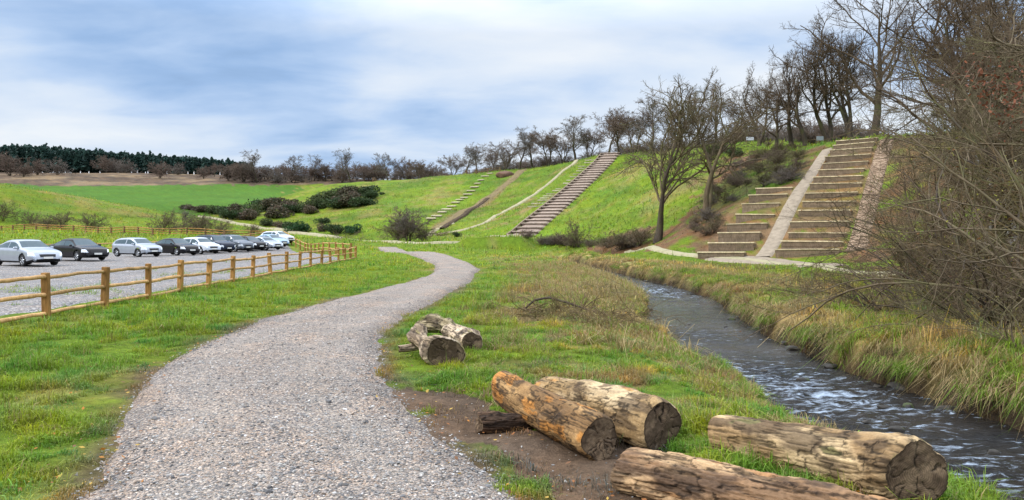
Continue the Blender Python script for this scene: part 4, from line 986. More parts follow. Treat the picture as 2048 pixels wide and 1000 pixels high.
    bush(3, 606, 463, 40, 'rounded bright evergreen bush in the row at the hill foot'); bush(0, 582, 460, 34, 'dark bush left of the rounded bright evergreen')
    bush(4, 560, 458, 34, 'brownish bush in the row at the hill foot'); bush(1, 535, 453, 32, 'dull green bush at the left of the hill-foot row'); bush(0, 644, 450, 26, 'small dark evergreen set back above the hill-foot row'); bush(4, 650, 463, 32, 'pinkish-brown dead bush right of the rounded evergreen')
    bush(0, 678, 466, 40, 'dark evergreen in the right of the hill-foot row'); bush(3, 702, 466, 36, 'dark green bush at the right end of the hill-foot row'); bush(0, 916, 474, 16, 'tiny dark conical bush on the hill below the worn strip', hs=1.2)
    bush(0, 764, 391, 12, 'single tiny dark bush on the green hillside')
    for px, py, w, k in ((725, 392, 46, 0), (742, 398, 30, 0), (700, 396, 50, 2), (675, 398, 48, 1), (650, 405, 50, 1), (700, 412, 56, 2), (668, 415, 50, 0), (635, 415, 46, 1), (720, 412, 44, 0), (612, 420, 40, 1), (590, 424, 34, 0), (690, 404, 44, 4), (740, 410, 34, 0), (625, 425, 36, 4)):
        bush(k, px, py, w, 'bush in the large dark thicket on the flank of the middle hill', 'thicket on the hill flank')
    for px, py, w, k in ((385, 421, 26, 4), (405, 424, 28, 2), (428, 427, 34, 1), (450, 430, 40, 0), (475, 430, 46, 2), (500, 432, 50, 1), (525, 425, 56, 0), (548, 420, 50, 2), (570, 425, 44, 4), (500, 440, 46, 4), (465, 438, 40, 0), (530, 415, 40, 0), (555, 436, 44, 2), (370, 418, 18, 2), (580, 415, 36, 2)):
        bush(k, px, py, w, 'bush in the mixed thicket on the vale floor behind the left hill', 'thicket on the vale floor')
    for px, py, w, k, l in ((1685, 276, 38, 3, 'low green bush behind the top of the terraces'), (1440, 305, 44, 1, 'yellowish gorse bush on the ridge left of the white board'), (1470, 310, 40, 1, 'yellow-green gorse bush just below the white board'), (1810, 520, 40, 1, 'mossy green bush beside the foot of the bark chip strip')):
        bush(k, px, py, w, l)
    # ---- tangled shrubs at the right, beyond the stream
    near = []
    for k in range(3):
        a, b, h, P3 = shrub_mesh(500 + k, 5.0, stems=11, out=.62, twr=.0062, dens=.86, arch=-.035, fine=3)
        a.materials.append(M_BARK if k else M_TWIGG); b.materials.append((M_TWIGG, M_TWIGB, M_TWIG)[k])
        c = P3[::5, -1]; r2 = np.random.default_rng(k); c = c[c[:, 2] < 3.6][:2200]
        v, q = leaf_quads(c, 1, .038, r2); base = np.where(r2.uniform(0, 1, (len(c), 1)) < .75, [[.20, .19, .03]], [[.16, .075, .03]]) * np.exp(r2.normal(0, .3, (len(c), 1)))
        lm = mesh_np('leaves', v, None, q, False, np.repeat(base, 4, 0)); lm.materials.append(M_LEAF)
        near.append((a, b, h, lm))
    def tangle(k, x, y, h, rz, l, sx=1.1):
        o = place_tree(near[k], 'tangled_shrub', x, y, h, rz, l, 'shrub', None, None, sx, ('stems', 'twigs')); link('leaves', near[k][3], None, o)
    tangle(0, 9.3, 11.0, 5.2, .3, 'nearest grey lichened shrub arching over the stream from the right edge')
    tangle(1, 10.2, 14.5, 4.6, 1.9, 'brown leafless shrub behind the nearest lichened one')
    tangle(2, 8.9, 16.5, 2.6, 3.1, 'low bramble-like shrub on the far stream bank at the right')
    tangle(0, 12.2, 19.0, 5.4, 4.0, 'lichened shrub leaning left below the birch')
    tangle(1, 13.2, 22.5, 4.2, 5.1, 'brown shrub spreading over the far bank grass')
    tangle(2, 16.8, 28.0, 4.6, .9, 'dark leafless shrub beside the stream-side path')
    tangle(0, 20.8, 36.0, 3.6, 2.4, 'shrub with yellowish leaves at the foot of the bark chip strip')
    tangle(1, 24.0, 33.0, 4.6, 3.3, 'dense brown thicket on the slope right of the terraces')
    tangle(0, 9.6, 7.2, 3.4, 2.6, 'low shrub hanging over the bank at the lower right edge')
    tangle(2, 8.4, 12.8, 2.4, 5.0, 'low dense shrub on the bank just left of the nearest lichened one')
    tangle(1, 8.0, 9.4, 2.2, 1.1, 'low brown shrub overhanging the bank at the lower right')
    tangle(0, 10.6, 18.5, 3.4, 2.2, 'grey shrub in the middle of the right-hand tangle')
    tangle(1, 11.0, 20.0, 2.6, .4, 'small brown shrub on the far bank left of the tangle')
    tangle(2, 15.2, 25.0, 4.6, 3.7, 'dark shrub below the birch trunk')
    tangle(2, 37.0, 54.0, 3.6, .7, 'dark leafless shrub half way up beside the bark chip strip')
    tangle(1, 14.0, 17.0, 6.0, 2.9, 'tall brown shrub filling the right edge behind the near boughs')
    tangle(0, 7.6, 12.1, 1.5, .8, 'knee-high twiggy bush leaning over the water below the near boughs', 1.5)
    tangle(1, 8.7, 14.0, 1.9, 2.8, 'low brown bush on the bank between two lichened shrubs', 1.5)
    tangle(2, 8.3, 16.9, 1.3, 4.4, 'sparse dark bush lowest on the far bank slope', 1.6)
    tangle(1, 10.2, 16.6, 2.2, 5.6, 'spreading brown bush under the long arching boughs', 1.4)
    tangle(0, 7.0, 10.4, 1.1, 3.3, 'small grey bush at the very edge of the water near the right', 1.6)
    tangle(2, 11.3, 21.8, 2.2, 1.6, 'dark bush on the grassy bank farthest left of the tangle', 1.5)
    B1 = tree_proto(601, 9, M_BIRCH, M_TWIGG, n_limb=14, forks=2, spread=.8, trunk=.6, lo=.25, trunk_r=.012, twr=.006)
    place_tree(B1, 'slim_tree', 24.0, 37.0, 10, 1.5, 'slender pale tree half way up the right slope', 'tree', None, None, 1.0)
    place_tree(B1, 'slim_tree', 18.6, 27.5, 9.5, 2.9, 'slender leaning pale tree close to the right edge', 'tree', None, None, 1.0)
    place_tree(B1, 'birch_tree', 13.2, 21.5, 8.5, .5, 'pale-barked slim birch rising from the tangle at the right', 'tree', None, None, 1.0)
    N1 = tree_proto(602, 12, M_BARK, M_TWIGG, n_limb=12, spread=1.15, trunk=.6, lo=.2, angle=(40, 80), twr=.007, up=.0)
    N2 = tree_proto(603, 14, M_BARK, M_TWIG, n_limb=12, spread=1.1, trunk=.62, lo=.2, angle=(30, 70), twr=.008, up=.02)
    place_tree(N1, 'bare_tree', 12.6, 12.5, 8.4, 1.0, 'near spreading tree reaching thick bare boughs in from the right edge', 'tree', None, None, 1.15)
    nt = place_tree(N1, 'bare_tree', 13.8, 15.5, 8.8, 3.6, 'near bare tree holding a few rust-brown dead leaves at the right edge', 'tree', None, None, 1.1)
    rq = np.random.default_rng(5); cq = np.concatenate([w3(px, py, 13.5)[None] + rq.normal(0, .2, (60, 3)) for px, py in ((2030, 205), (2000, 190), (2040, 160), (1975, 175), (2035, 235), (1960, 150))])
    v, q = leaf_quads(cq, 1, .05, rq); A = np.array(Matrix.LocRotScale(nt.location, nt.rotation_euler, nt.scale).inverted()); v = v @ A[:3, :3].T + A[:3, 3]
    dl = mesh_np('dead_leaves', v, None, q, False, np.repeat(np.array([[.15, .055, .028]]) * np.exp(rq.normal(0, .35, (len(cq), 1))), 4, 0)); link('dead_leaves', dl, M_LEAF, nt)
    place_tree(N2, 'bare_tree', 19.5, 30, 12.5, 2.0, 'dark bare tree behind the birch on the right slope', 'tree', None, None, 1.1)
    place_tree(N1, 'bare_tree', 27.5, 41, 13.5, 3.0, 'large twiggy tree right of the bark chip strip', 'tree', None, None, 1.1)
    place_tree(N2, 'bare_tree', 33.5, 53, 14.5, 4.0, 'tall twiggy tree high on the slope right of the terraces', 'tree', None, None, 1.1)
    place_tree(T[0], 'bare_tree', 41, 66, 17, 5.0, 'big bare tree on the ridge just right of the terraces', 'tree', None, None, 1.1)
    place_tree(T[5], 'bare_tree', 36, 55, 16, .7, 'broad bare tree behind the twiggy trees at the upper right', 'tree', None, None, 1.1)
    place_tree(T[2], 'bare_tree', 46, 74, 16, .7, 'bare tree farthest along the ridge at the upper right', 'tree', None, None, 1.1)
    place_tree(T[3], 'bare_tree', 43.5, 71, 20, 2.7, 'tall many-stemmed bare tree over the top of the bark chip strip', 'tree', None, None, 1.2)
    place_tree(T[5], 'bare_tree', 37, 60, 19, 4.7, 'broad bare tree above the bark chip strip', 'tree', None, None, 1.2)
    place_tree(T[4], 'bare_tree', 29, 40, 15, 3.7, 'slanting bare tree in the upper right woodland', 'tree', None, None, 1.2)
    place_tree(T[1], 'bare_tree', 32, 44, 16, 1.7, 'bare tree crossing the top right corner', 'tree', None, None, 1.1)
build_trees()
# ------------------------------------------------------------------ parked cars
def paint(name, col, metal=0.0, rough=.28, spec=.4):
    m = newmat(name); n = m.noise(objc(m), 3.0, 3)
    c = m.ramp(n, [(.3, tuple(k * .95 for k in col)), (.7, tuple(min(1, k * 1.04) for k in col))])
    return m.out(m.bsdf(color=c, rough=rough, metal=metal, spec=spec, coat=.15 if spec > .3 else 0.0))
M_GLASS = simple('car glass', (.05, .08, .095), .1, 0, .1, spec=.16); M_TYRE = simple('tyre rubber', (.018, .018, .019), .85); M_RIM = simple('alloy rim', (.55, .56, .58), .3, .7, .1)
M_LAMP = simple('lamp lens', (.72, .76, .80), .12, .2, .1, spec=.8, coat=.8); M_TRIM = simple('black trim', (.012, .012, .013), .5); M_PLATE = simple('number plate', (.72, .72, .68), .5, 0, .05)
CARS = {
 'sedan': dict(L=4.6, W=1.80, wb=1.36, zt=[(-2.30, .60), (-2.26, .88), (-2.16, 1.03), (-1.72, 1.09), (-1.45, 1.16), (-.80, 1.39), (-.3, 1.45), (.15, 1.44), (.38, 1.39), (1.08, 1.0), (1.35, .96), (1.85, .86), (2.12, .75), (2.25, .58), (2.30, .40)], side=(-1.32, .98), wind=(.42, 1.06), rear=(-1.42, -.86)),
 'hatch': dict(L=4.2, W=1.76, wb=1.28, zt=[(-2.10, .55), (-2.08, .9), (-2.0, 1.12), (-1.62, 1.36), (-1.2, 1.46), (-.3, 1.50), (.15, 1.48), (.38, 1.42), (1.05, 1.03), (1.3, .98), (1.75, .88), (1.98, .76), (2.07, .58), (2.10, .40)], side=(-1.62, .96), wind=(.42, 1.02), rear=(-1.97, -1.62)),
 'suv': dict(L=4.5, W=1.86, wb=1.33, zt=[(-2.25, .6), (-2.23, 1.0), (-2.15, 1.25), (-1.85, 1.58), (-1.3, 1.68), (-.3, 1.70), (.25, 1.67), (.5, 1.60), (1.10, 1.15), (1.4, 1.09), (1.9, 1.0), (2.14, .86), (2.22, .62), (2.25, .42)], side=(-1.9, 1.02), wind=(.52, 1.08), rear=(-2.12, -1.86))}
def car_parts(kind):
    S = CARS[kind]; L2 = S['L'] / 2; W2 = S['W'] / 2
    xs = np.concatenate([np.linspace(-L2, -L2 + .25, 9)[:-1], np.linspace(-L2 + .25, L2 - .4, 84), np.linspace(L2 - .4, L2, 17)[1:]])
    zx, zz = zip(*S['zt']); zt = np.interp(xs, zx, zz)
    for _ in range(2): zt[1:-1] = (zt[:-2] + 2 * zt[1:-1] + zt[2:]) / 4
    e = np.clip(np.minimum(xs + L2, L2 - xs) / .55, 0, 1); w = W2 * (.70 + .30 * np.sqrt(1 - (1 - e) ** 2))
    zbelt0 = .93 if kind != 'suv' else 1.06
    belt = np.minimum(zbelt0 + .04 * (-xs / L2), zt - .05); zb = .19 + .10 * np.clip(1 - np.minimum(xs + L2, L2 - xs) / .5, 0, 1)
    gh = np.clip((zt - belt - .06) / .35, 0, 1)
    wt = w * (.93 - .20 * gh)
    prof = [(0 * w, zb), (w * .86, zb), (w * .97, zb + .10), (w * 1.0, (zb + belt) * .5 + .02), (w * .99, belt - .07), (w * .955, belt), (wt, zt - .05 - .02 * gh), (wt * .90, zt - .012), (wt * .5, zt + .008), (0 * w, zt + .012)]
    cnt = [2, 2, 4, 5, 3, 7, 2, 4, 4]
    ring = []; seg = []
    for k, c in enumerate(cnt):
        for i in range(c):
            t = i / c; ring.append((prof[k][0] * (1 - t) + prof[k + 1][0] * t, prof[k][1] * (1 - t) + prof[k + 1][1] * t)); seg.append(k)
    ring.append(prof[-1]); nR = len(ring); nX = len(xs)
    Y = np.stack([np.broadcast_to(r[0], xs.shape) for r in ring], 1); Z = np.stack([np.broadcast_to(r[1], xs.shape) for r in ring], 1); X = np.broadcast_to(xs[:, None], Y.shape)
    # round the nose in plan
    V = np.concatenate([np.stack([X, Y, Z], -1).reshape(-1, 3), np.stack([X, -Y, Z], -1).reshape(-1, 3)])
    out = {}
    sgn = np.gradient(zt, xs)
    for side in (0, 1):
        o = side * nX * nR
        for i in range(nX - 1):
            xm = (xs[i] + xs[i + 1]) / 2
            for j in range(nR - 1):
                q = [o + i * nR + j, o + (i + 1) * nR + j, o + (i + 1) * nR + j + 1, o + i * nR + j + 1]
                c = V[q].mean(0); ay = abs(c[1]); s = seg[j]; ic = j - seg.index(s)
                if side: q = q[::-1]
                k = 'body'
                arch = min(np.hypot(xm - S['wb'], c[2] - .33), np.hypot(xm + S['wb'], c[2] - .33))
                if arch < .385 and s in (1, 2, 3) : continue
                if s == 0 and arch < .5 and ay > .45: continue
                if s == 5 and 0 < ic < 6 and S['side'][0] < xm < S['side'][1] and gh[i] > .28 and abs(xm + .22) > .045 and abs(xm - S['side'][1] + .02) > .03: k = 'side_window'
                elif s >= 7 and S['wind'][0] < xm < S['wind'][1]: k = 'windscreen'
                elif s >= 7 and S['rear'][0] < xm < S['rear'][1]: k = 'rear_window'
                elif xm > L2 - .42 and .56 < c[2] < .74 and ay > W2 * .52 and s <= 6: k = 'headlight'
                elif xm > L2 - .16 and .52 < c[2] < .66 and ay < W2 * .45: k = 'grille'
                elif xm > L2 - .10 and .27 < c[2] < .40 and ay < W2 * .62: k = 'bumper_intake'
                elif xm < -L2 + .25 and .68 < c[2] < .9 and ay > W2 * .55: k = 'tail_light'
                elif s in (0, 1) and abs(xm) < L2 - .1: k = 'sill'
                if k in ('side_window', 'headlight', 'tail_light', 'sill'): k = (k, side, xm < -.22 if k == 'side_window' else 0)
                out.setdefault(k, []).append(q)
    # front and rear caps
    for i, rev in ((0, True), (nX - 1, False)):
        loop = [i * nR + j for j in range(nR)]; mir = [nX * nR + i * nR + j for j in range(nR)]
        for j in range(nR - 1):
            q = [loop[j], mir[j], mir[j + 1], loop[j + 1]]; c = V[q].mean(0)
            k = 'grille' if (not rev and .5 < c[2] < .62) else ('bumper_intake' if (not rev and .27 < c[2] < .4) else 'body')
            out.setdefault(k, []).append(q if rev else q[::-1])
    me = {}
    for k, f in out.items():
        if not f: continue
        f = np.array(f); u, inv = np.unique(f, return_inverse=True); me[k] = mesh_np(k if isinstance(k, str) else k[0], V[u], None, inv.reshape(-1, 4), True)
        # weld centre line
        import bmesh
        bm = bmesh.new(); bm.from_mesh(me[k]); bmesh.ops.remove_doubles(bm, verts=bm.verts, dist=.002); bmesh.ops.recalc_face_normals(bm, faces=bm.faces); bm.to_mesh(me[k]); bm.free()
        me[k].polygons.foreach_set('use_smooth', np.full(len(me[k].polygons), True))
    return me, S
def wheel_meshes():
    n = 28; th = np.arange(n) / n * 2 * PI
    pr = [(.20, -.09), (.27, -.105), (.315, -.085), (.325, 0), (.315, .085), (.27, .105), (.20, .09)]
    v = np.array([[r * math.cos(t), y, r * math.sin(t)] for r, y in pr for t in th]); k = len(pr)
    i = np.arange(k - 1)[:, None] * n; j = np.arange(n)[None]; j2 = (j + 1) % n
    ty = mesh_np('tyre', v, None, np.stack([i + j, i + j2, i + n + j2, i + n + j], -1).reshape(-1, 4))
    b = MB()
    b.tubes(np.array([[[.20 * math.cos(t), -.07, .20 * math.sin(t)] for t in np.linspace(0, 2 * PI, 29)]]), np.full((1, 29), .018), 6)
    for t in np.arange(5) * 2 * PI / 5 + .3: b.box((.2, .03, .055), Matrix.Rotation(-t, 4, 'Y') @ Matrix.Translation((.10, -.075, 0)), .008)
    b.tubes(np.array([[[0, -.10, 0], [0, -.04, 0]]]), np.array([[.045, .05]]), 10, True)
    rim = b.mesh('rim'); b = MB(); b.tubes(np.array([[[0, -.02, 0], [0, .03, 0]]]), np.array([[.2, .2]]), 24, True); dk = b.mesh('brake_disc')
    return ty, rim, dk
def build_cars():
    W = wheel_meshes(); W[0].materials.append(M_TYRE); W[1].materials.append(M_RIM); W[2].materials.append(M_TRIM)
    P = {k: car_parts(k) for k in CARS}
    mir = {}
    def car(kind, mat, name, label, x, y, head, trim=True):
        me, S = P[kind]; root = thing(name, (x, y, hg(x, y) + .03 + .0009 * math.hypot(x, y)), label, 'car', 'cars parked in the gravel car park', head)
        mats = dict(body=mat, windscreen=M_GLASS, rear_window=M_GLASS, side_window=M_GLASS, headlight=M_LAMP, grille=M_TRIM, bumper_intake=M_TRIM, tail_light=M_TAIL, sill=M_TRIM)
        for k, m in me.items():
            k = k if isinstance(k, str) else k[0]
            o = link(k, m, None, root)
            if not m.materials: m.materials.append(mats[k])
            o.material_slots[0].link = 'OBJECT'; o.material_slots[0].material = mats[k]
        for sx in (-1, 1):
            for sy in (-1, 1):
                w = bpy.data.objects.new('wheel', W[0]); COL.objects.link(w); w.parent = root; w.location = (sx * S['wb'], sy * (S['W'] / 2 - .115), .325); w.rotation_euler = (0, 0, 0 if sy < 0 else PI)
                link('rim', W[1], None, w); link('brake_disc', W[2], None, w)
        b = MB()
        b.box((.9 * S['L'] * .9, S['W'] * .80, .28), TRS((0, 0, .42)), .03); link('underbody', b.mesh('underbody', False), M_TRIM, root)
        b = MB(); b.box((.02, .50, .11), TRS((S['L'] / 2 + .012, 0, .46)), .004); link('number_plate', b.mesh('number_plate', False), M_PLATE, root)
        for sy in (-1, 1):
            b = MB(); b.box((.13, .20, .13), TRS((.80, sy * (S['W'] / 2 + .05), 1.0 if kind != 'suv' else 1.14), sy * -.2), .04); link('wing_mirror', b.mesh('wing_mirror', True), mat, root)
        if kind == 'suv' or 'roof' in label:
            for sy in (-1, 1):
                b = MB(); b.tubes(np.array([[[-1.5, sy * .62, 1.69], [-1.4, sy * .62, 1.75], [.1, sy * .62, 1.75], [.2, sy * .62, 1.70]]]), np.full((1, 4), .02), 6); link('roof_rail', b.mesh('roof_rail'), M_TRIM, root)
        return root
    global M_TAIL
    M_TAIL = simple('tail lens', (.35, .02, .02), .2, 0, .1)
    SIL = paint('silver paint', (.33, .36, .41), .45, .3); WHI = paint('white paint', (.52, .56, .62), 0, .25); BLK = paint('black paint', (.010, .009, .011), 0, .2, .2); DBL = paint('dark blue paint', (.015, .022, .042), 0, .2, .22); BLU = paint('pale blue paint', (.25, .36, .48), .3, .3); GRY = paint('grey paint', (.10, .115, .14), .4, .3)
    h = R(-31)
    car('sedan', SIL, 'parked_car', 'silver-white saloon nearest the viewer, at the left end of the parked row', -27.2, 42.0, h)
    car('sedan', BLK, 'parked_car', 'glossy black saloon parked next to the nearest silver-white one', -28.9, 50.0, h)
    car('hatch', SIL, 'parked_car', 'silver hatchback standing apart between two dark cars', -29.5, 59.0, R(-28))
    car('sedan', BLK, 'parked_car', 'black saloon overlapping the next white car, right of the silver hatchback', -28.7, 63.9, R(-30))
    car('hatch', WHI, 'parked_car', 'white hatchback squeezed between the black saloon and a dark tall car', -28.6, 68.6, h)
    car('suv', DBL, 'parked_car', 'dark blue tall car with a pale windscreen, first of two tall dark ones', -28.9, 72.6, R(-29))
    car('suv', GRY, 'parked_car', 'grey tall car with roof rails just right of the dark blue tall one', -28.5, 76.6, R(-29))
    car('hatch', BLK, 'parked_car', 'dark hatchback hidden beside the grey tall car', -28.2, 80.2, h)
    car('sedan', SIL, 'parked_car', 'silver saloon third from the far end of the parked row', -27.4, 82.8, h)
    car('sedan', BLU, 'parked_car', 'pale blue saloon second from the far end of the parked row', -28.0, 87.0, R(-30))
    car('hatch', WHI, 'parked_car', 'whitish hatchback at the far end of the parked row', -28.6, 91.5, R(-25))
build_cars()
# ------------------------------------------------------------------ grass blades, tussocks, stones, leaves
def blades(P, h, w, col, rg, lean=.45, droop=.35, az=None):
    N = len(P); a = rg.uniform(0, 2 * PI, N) if az is None else az
    d = np.stack([np.cos(a), np.sin(a), np.zeros(N)], 1)
    s = np.stack([-np.sin(a + rg.normal(0, .5, N)), np.cos(a), np.zeros(N)], 1); up = np.array([0, 0, 1.0])
    l = (np.abs(rg.normal(0, lean, N)))[:, None]; hh = h[:, None]; ww = w[:, None]
    m = P + (up * .62 + d * l * .45) * hh; t = P + (up * (1.0 - droop * np.minimum(l, 1.6)) + d * l * 1.15) * hh
    v = np.stack([P - s * ww * .5, P + s * ww * .5, m - s * ww * .42, m + s * ww * .42, t], 1)
    b = np.arange(N)[:, None] * 5
    tr = np.concatenate([b + [0, 1, 2], b + [1, 3, 2], b + [2, 3, 4]], 1).reshape(-1, 3)
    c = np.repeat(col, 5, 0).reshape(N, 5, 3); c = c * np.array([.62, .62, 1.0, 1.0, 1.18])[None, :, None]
    return v.reshape(-1, 3), tr, c.reshape(-1, 3)
def blade_mat(name):
    m = newmat(name); ca = attr(m).outputs['Color']
    a = m.bsdf(color=ca, rough=.55, spec=.25); b = m.n('ShaderNodeBsdfTranslucent', {0: m.mix(ca, (1.1, 1.15, .7), 1.0, 'MULTIPLY')}); x = m.n('ShaderNodeMixShader', {0: .3, 1: a, 2: b})
    return m.out(x)
M_BLADE = blade_mat('grass blade')
def build_grass():
    rg = np.random.default_rng(77)
    VV = []; TT = []; CC = []; n0 = 0
    def add(P, h, w, col, **k):
        nonlocal n0
        v, t, c = blades(P, h, w, col, rg, **k); VV.append(v); TT.append(t + n0); CC.append(c); n0 += len(v)
    def scatter(n, rmin, rmax, pw):
        az = np.radians(rg.uniform(-37, 37, n)); u = rg.uniform(0, 1, n)
        r = (rmin ** pw + u * (rmax ** pw - rmin ** pw)) ** (1 / pw)
        return np.sin(az) * r, np.cos(az) * r
    for n, r0, r1, pw, hm, wm in ((620000, 3.6, 16, .9, .044, .0058), (330000, 14, 42, .8, .055, .011), (220000, 38, 90, .8, .055, .028), (170000, 88, 230, .8, .15, .075)):
        x, y = scatter(n, r0, r1, pw)
        pl, pr = path_edges(y); xl, xr = stream(y)
        jit = (fbm(x * 2.4, y * 2.4, 91, 3) - .5) * .55
        ok = ~((x > pl - jit * .9) & (x < pr + jit * .9) & (y < 95))
        ok &= ~((x > xl + .30) & (x < xr + .05) & (y < 110))
        cpk = inpoly(x, y, CARPARK); ok &= ~cpk | ((x > -12.6 - .0535 * (y - 14) - 4.2) & (fbm(x * .5, y * .35, 95, 3) > .60) & (y < 55))
        if r1 > 30:
            for g, hw in CLEAR: ok &= dist_poly(x, y, g) > hw
            ok &= dist_poly(x, y, np.array([_a, _b])) > 2.5
            ok &= dist_poly(x, y, np.array([[19.7, 59.0], [34.7, 82.6]])) > .8
            ok &= ~inpoly(x, y, Z_TERR) | (rg.uniform(0, 1, len(x)) < .25)
        x, y = x[ok], y[ok]
        gc, M = ground_col(x, y)
        patch = fbm(x * 1.1, y * 1.1, 93, 4); fine = fbm(x * 5, y * 5, 94, 3)
        keep = rg.uniform(0, 1, len(x)) < np.clip((1 - .90 * M['bare']) * (.10 + 1.2 * sstep(.40, .56, patch * .35 + fine * .25 + .4 * fbm(x * 2.6, y * 2.6, 100, 3))) * (1 - .8 * M['scr']) * (1 - .7 * M['rt']) * (1 - .25 * M['bankR']), 0, 1)
        x, y, gc, patch, fine = x[keep], y[keep], gc[keep], patch[keep], fine[keep]; M = {k: v[keep] for k, v in M.items()}
        N = len(x); z = H(x, y) - .006
        tall = 1 + .9 * sstep(.5, .75, patch) + .9 * M['straw'] + .6 * M['bankL'] + .5 * sstep(.55, .75, fbm(x * .7, y * .7, 96, 2))
        # trodden short turf at the path side
        pl, pr = path_edges(y); e = np.minimum(np.abs(x - pl), np.abs(x - pr)); tall *= .5 + .5 * sstep(0, 1.2, e)
        tall *= .42 + 1.5 * sstep(.44, .64, fbm(x * 2.6, y * 2.6, 100, 3)); h = hm * np.exp(rg.normal(0, .32, N)) * tall; w = wm * rg.uniform(.7, 1.3, N)
        c = gc * [1.98, 1.8, 1.6] * np.exp(rg.normal(0, .25, (N, 1)))
        # bright young, blue-green and dry blades among them
        cl = (fbm(x * 1.7, y * 1.7, 99, 3)[:, None] - .5); c = c * np.clip(1 + cl * np.array([[-2.2, -.6, 1.5]]) * .9, .4, 1.8)
        dry = (rg.uniform(0, 1, N) < (05e-2 + .55 * M['straw'] + .09 * sstep(.55, .7, fine) + .50 * M['rough'] * sstep(.42, .58, patch) + .18 * M['rough'] * sstep(10, 16, y))); c[dry] = STRAW * rg.uniform(.6, 1.25, (dry.sum(), 1))
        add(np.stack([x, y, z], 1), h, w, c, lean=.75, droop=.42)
    # dense lush tufts
    def tufts(cx, cy, n, rad, hm, wm, col, lean=.75, droop=.45, straw=.0):
        k = np.repeat(np.arange(len(cx)), n); N = len(k); a = rg.uniform(0, 2 * PI, N); rr = np.abs(rg.normal(0, 1, N)) * (np.repeat(rad, n) if np.ndim(rad) else rad)
        x = cx[k] + np.cos(a) * rr; y = cy[k] + np.sin(a) * rr
        hmk = np.repeat(np.broadcast_to(hm, cx.shape), n)
        P = np.stack([x, y, H(x, y) - .01], 1)
        cl = np.repeat(col, n, 0) * np.exp(rg.normal(0, .25, (N, 1)))
        if straw: d = rg.uniform(0, 1, N) < straw; cl[d] = STRAW * rg.uniform(.55, 1.2, (d.sum(), 1))
        add(P, hmk * np.exp(rg.normal(0, .28, N)), np.full(N, wm) * (1 + 0 * hmk) if np.ndim(wm) == 0 else np.repeat(wm, n), cl, lean=lean, droop=droop, az=a + rg.normal(0, .5, N))
    x, y = scatter(4200, 3.8, 26, 1.0); pl, pr = path_edges(y); xl, xr = stream(y)
    gc, M = ground_col(x, y)
    ok = ~((x > pl - .25) & (x < pr + .25)) & (x < xl + .1) & ~inpoly(x, y, CARPARK) & (M['bare'] < .4) & (fbm(x * .6, y * .6, 97, 3) > .46)
    x, y, gc = x[ok], y[ok], gc[ok]
    s1 = rg.uniform(0, 1, len(x)) ** 2; tufts(x, y, 46, .04 + .05 * s1, .045 + .06 * s1, .0062, gc * np.where(rg.uniform(0, 1, (len(x), 1)) < .5, [[1.1, 1.55, 1.8]], [[1.9, 1.85, 1.2]]), .95)
    n = 900; y = 7 + 40 * rg.uniform(0, 1, n) ** 1.3; pl, pr = path_edges(y); xl, xr = stream(y); x = pr + .9 + (xl - pr - .9) * rg.uniform(0, 1, n) ** .7
    _, M = ground_col(x, y); ok = (M['bare'] < .3) & (fbm(x * .9, y * .9, 44, 4) + rg.normal(0, .08, n) > .50) & (fbm(x * 1.6, y * 1.6, 45, 2) > .42); x, y = x[ok], y[ok]; n = len(x)
    pick = rg.uniform(0, 1, (n, 1)); tufts(x, y, 55, rg.uniform(.05, .16, n), rg.uniform(.05, .15, n), .006, np.where(pick < .45, STRAW[None] * rg.uniform(.6, 1.2, (n, 1)), np.where(pick < .58, LITTER[None] * 1.4, GRASS[None] * [[1.5, 1.8, 1.5]])), 1.3, .8, .2)
    # tall tufts on the near bank
    n = 420; y = rg.uniform(5.5, 46, n) ** 1.0; xl, xr = stream(y); x = xl + rg.normal(-.22, .22, n)
    tufts(x, y, 60, .08, rg.uniform(.06, .15, n), .007, np.where(rg.uniform(0, 1, (n, 1)) < .6, GRASS[None] * [[1.6, 1.7, 1.2]], STRAW[None] * 1.1), .8, .5, .22)
    # straw wedge on the inside of the bend
    n = 900; y = rg.uniform(11, 48, n); x = rg.uniform(1.0, 5.2, n); _, M = ground_col(x, y); ok = ((M['wedge'] > 0) | (M['rough'] > .8) & (x > .3) & (rg.uniform(0, 1, n) < .4)); x, y = x[ok], y[ok]
    tufts(x, y, 55, .14, rg.uniform(.10, .24, len(x)), .011, np.where(rg.uniform(0, 1, (len(x), 1)) < .42, GRASS[None] * [[1.6, 1.5, 1.2]], STRAW[None] * 1.15), 1.1, .6, .35)
    # tussocks on the far bank, hanging to the water
    n = 620; y = 6 + 62 * rg.uniform(0, 1, n) ** 1.5; xl, xr = stream(y); x = xr + .22 + np.abs(rg.normal(0, 1, n)) * 1.3
    near = x - xr < .55
    colr = np.where(rg.uniform(0, 1, (n, 1)) < np.where(fbm(x * .55, y * .55, 98, 3) + .12 * near > .53, .85, .2)[:, None], np.where(rg.uniform(0, 1, (n, 1)) < .3, np.array([[.21, .105, .04]]), STRAW[None]) * rg.uniform(.7, 1.4, (n, 1)), GRASS[None] * [[1.6, 1.5, 1.2]] * rg.uniform(.6, 1.2, (n, 1)))
    s0 = rg.uniform(0, 1, n) ** 1.6; tufts(x, y, 120, .05 + .13 * s0, .07 + .20 * s0, .008, colr, 1.5, 1.0, .2)
    n = 120; y = 6 + 50 * rg.uniform(0, 1, n) ** 1.5; xl, xr = stream(y); x = xr + rg.uniform(.02, .3, n)
    k = np.repeat(np.arange(n), 70); N = len(k); P = np.stack([x[k] + rg.normal(0, .12, N), y[k] + rg.normal(0, .16, N), np.zeros(N)], 1); P[:, 2] = H(P[:, 0], P[:, 1])
    P[:, 2] = np.maximum(P[:, 2], -.3)
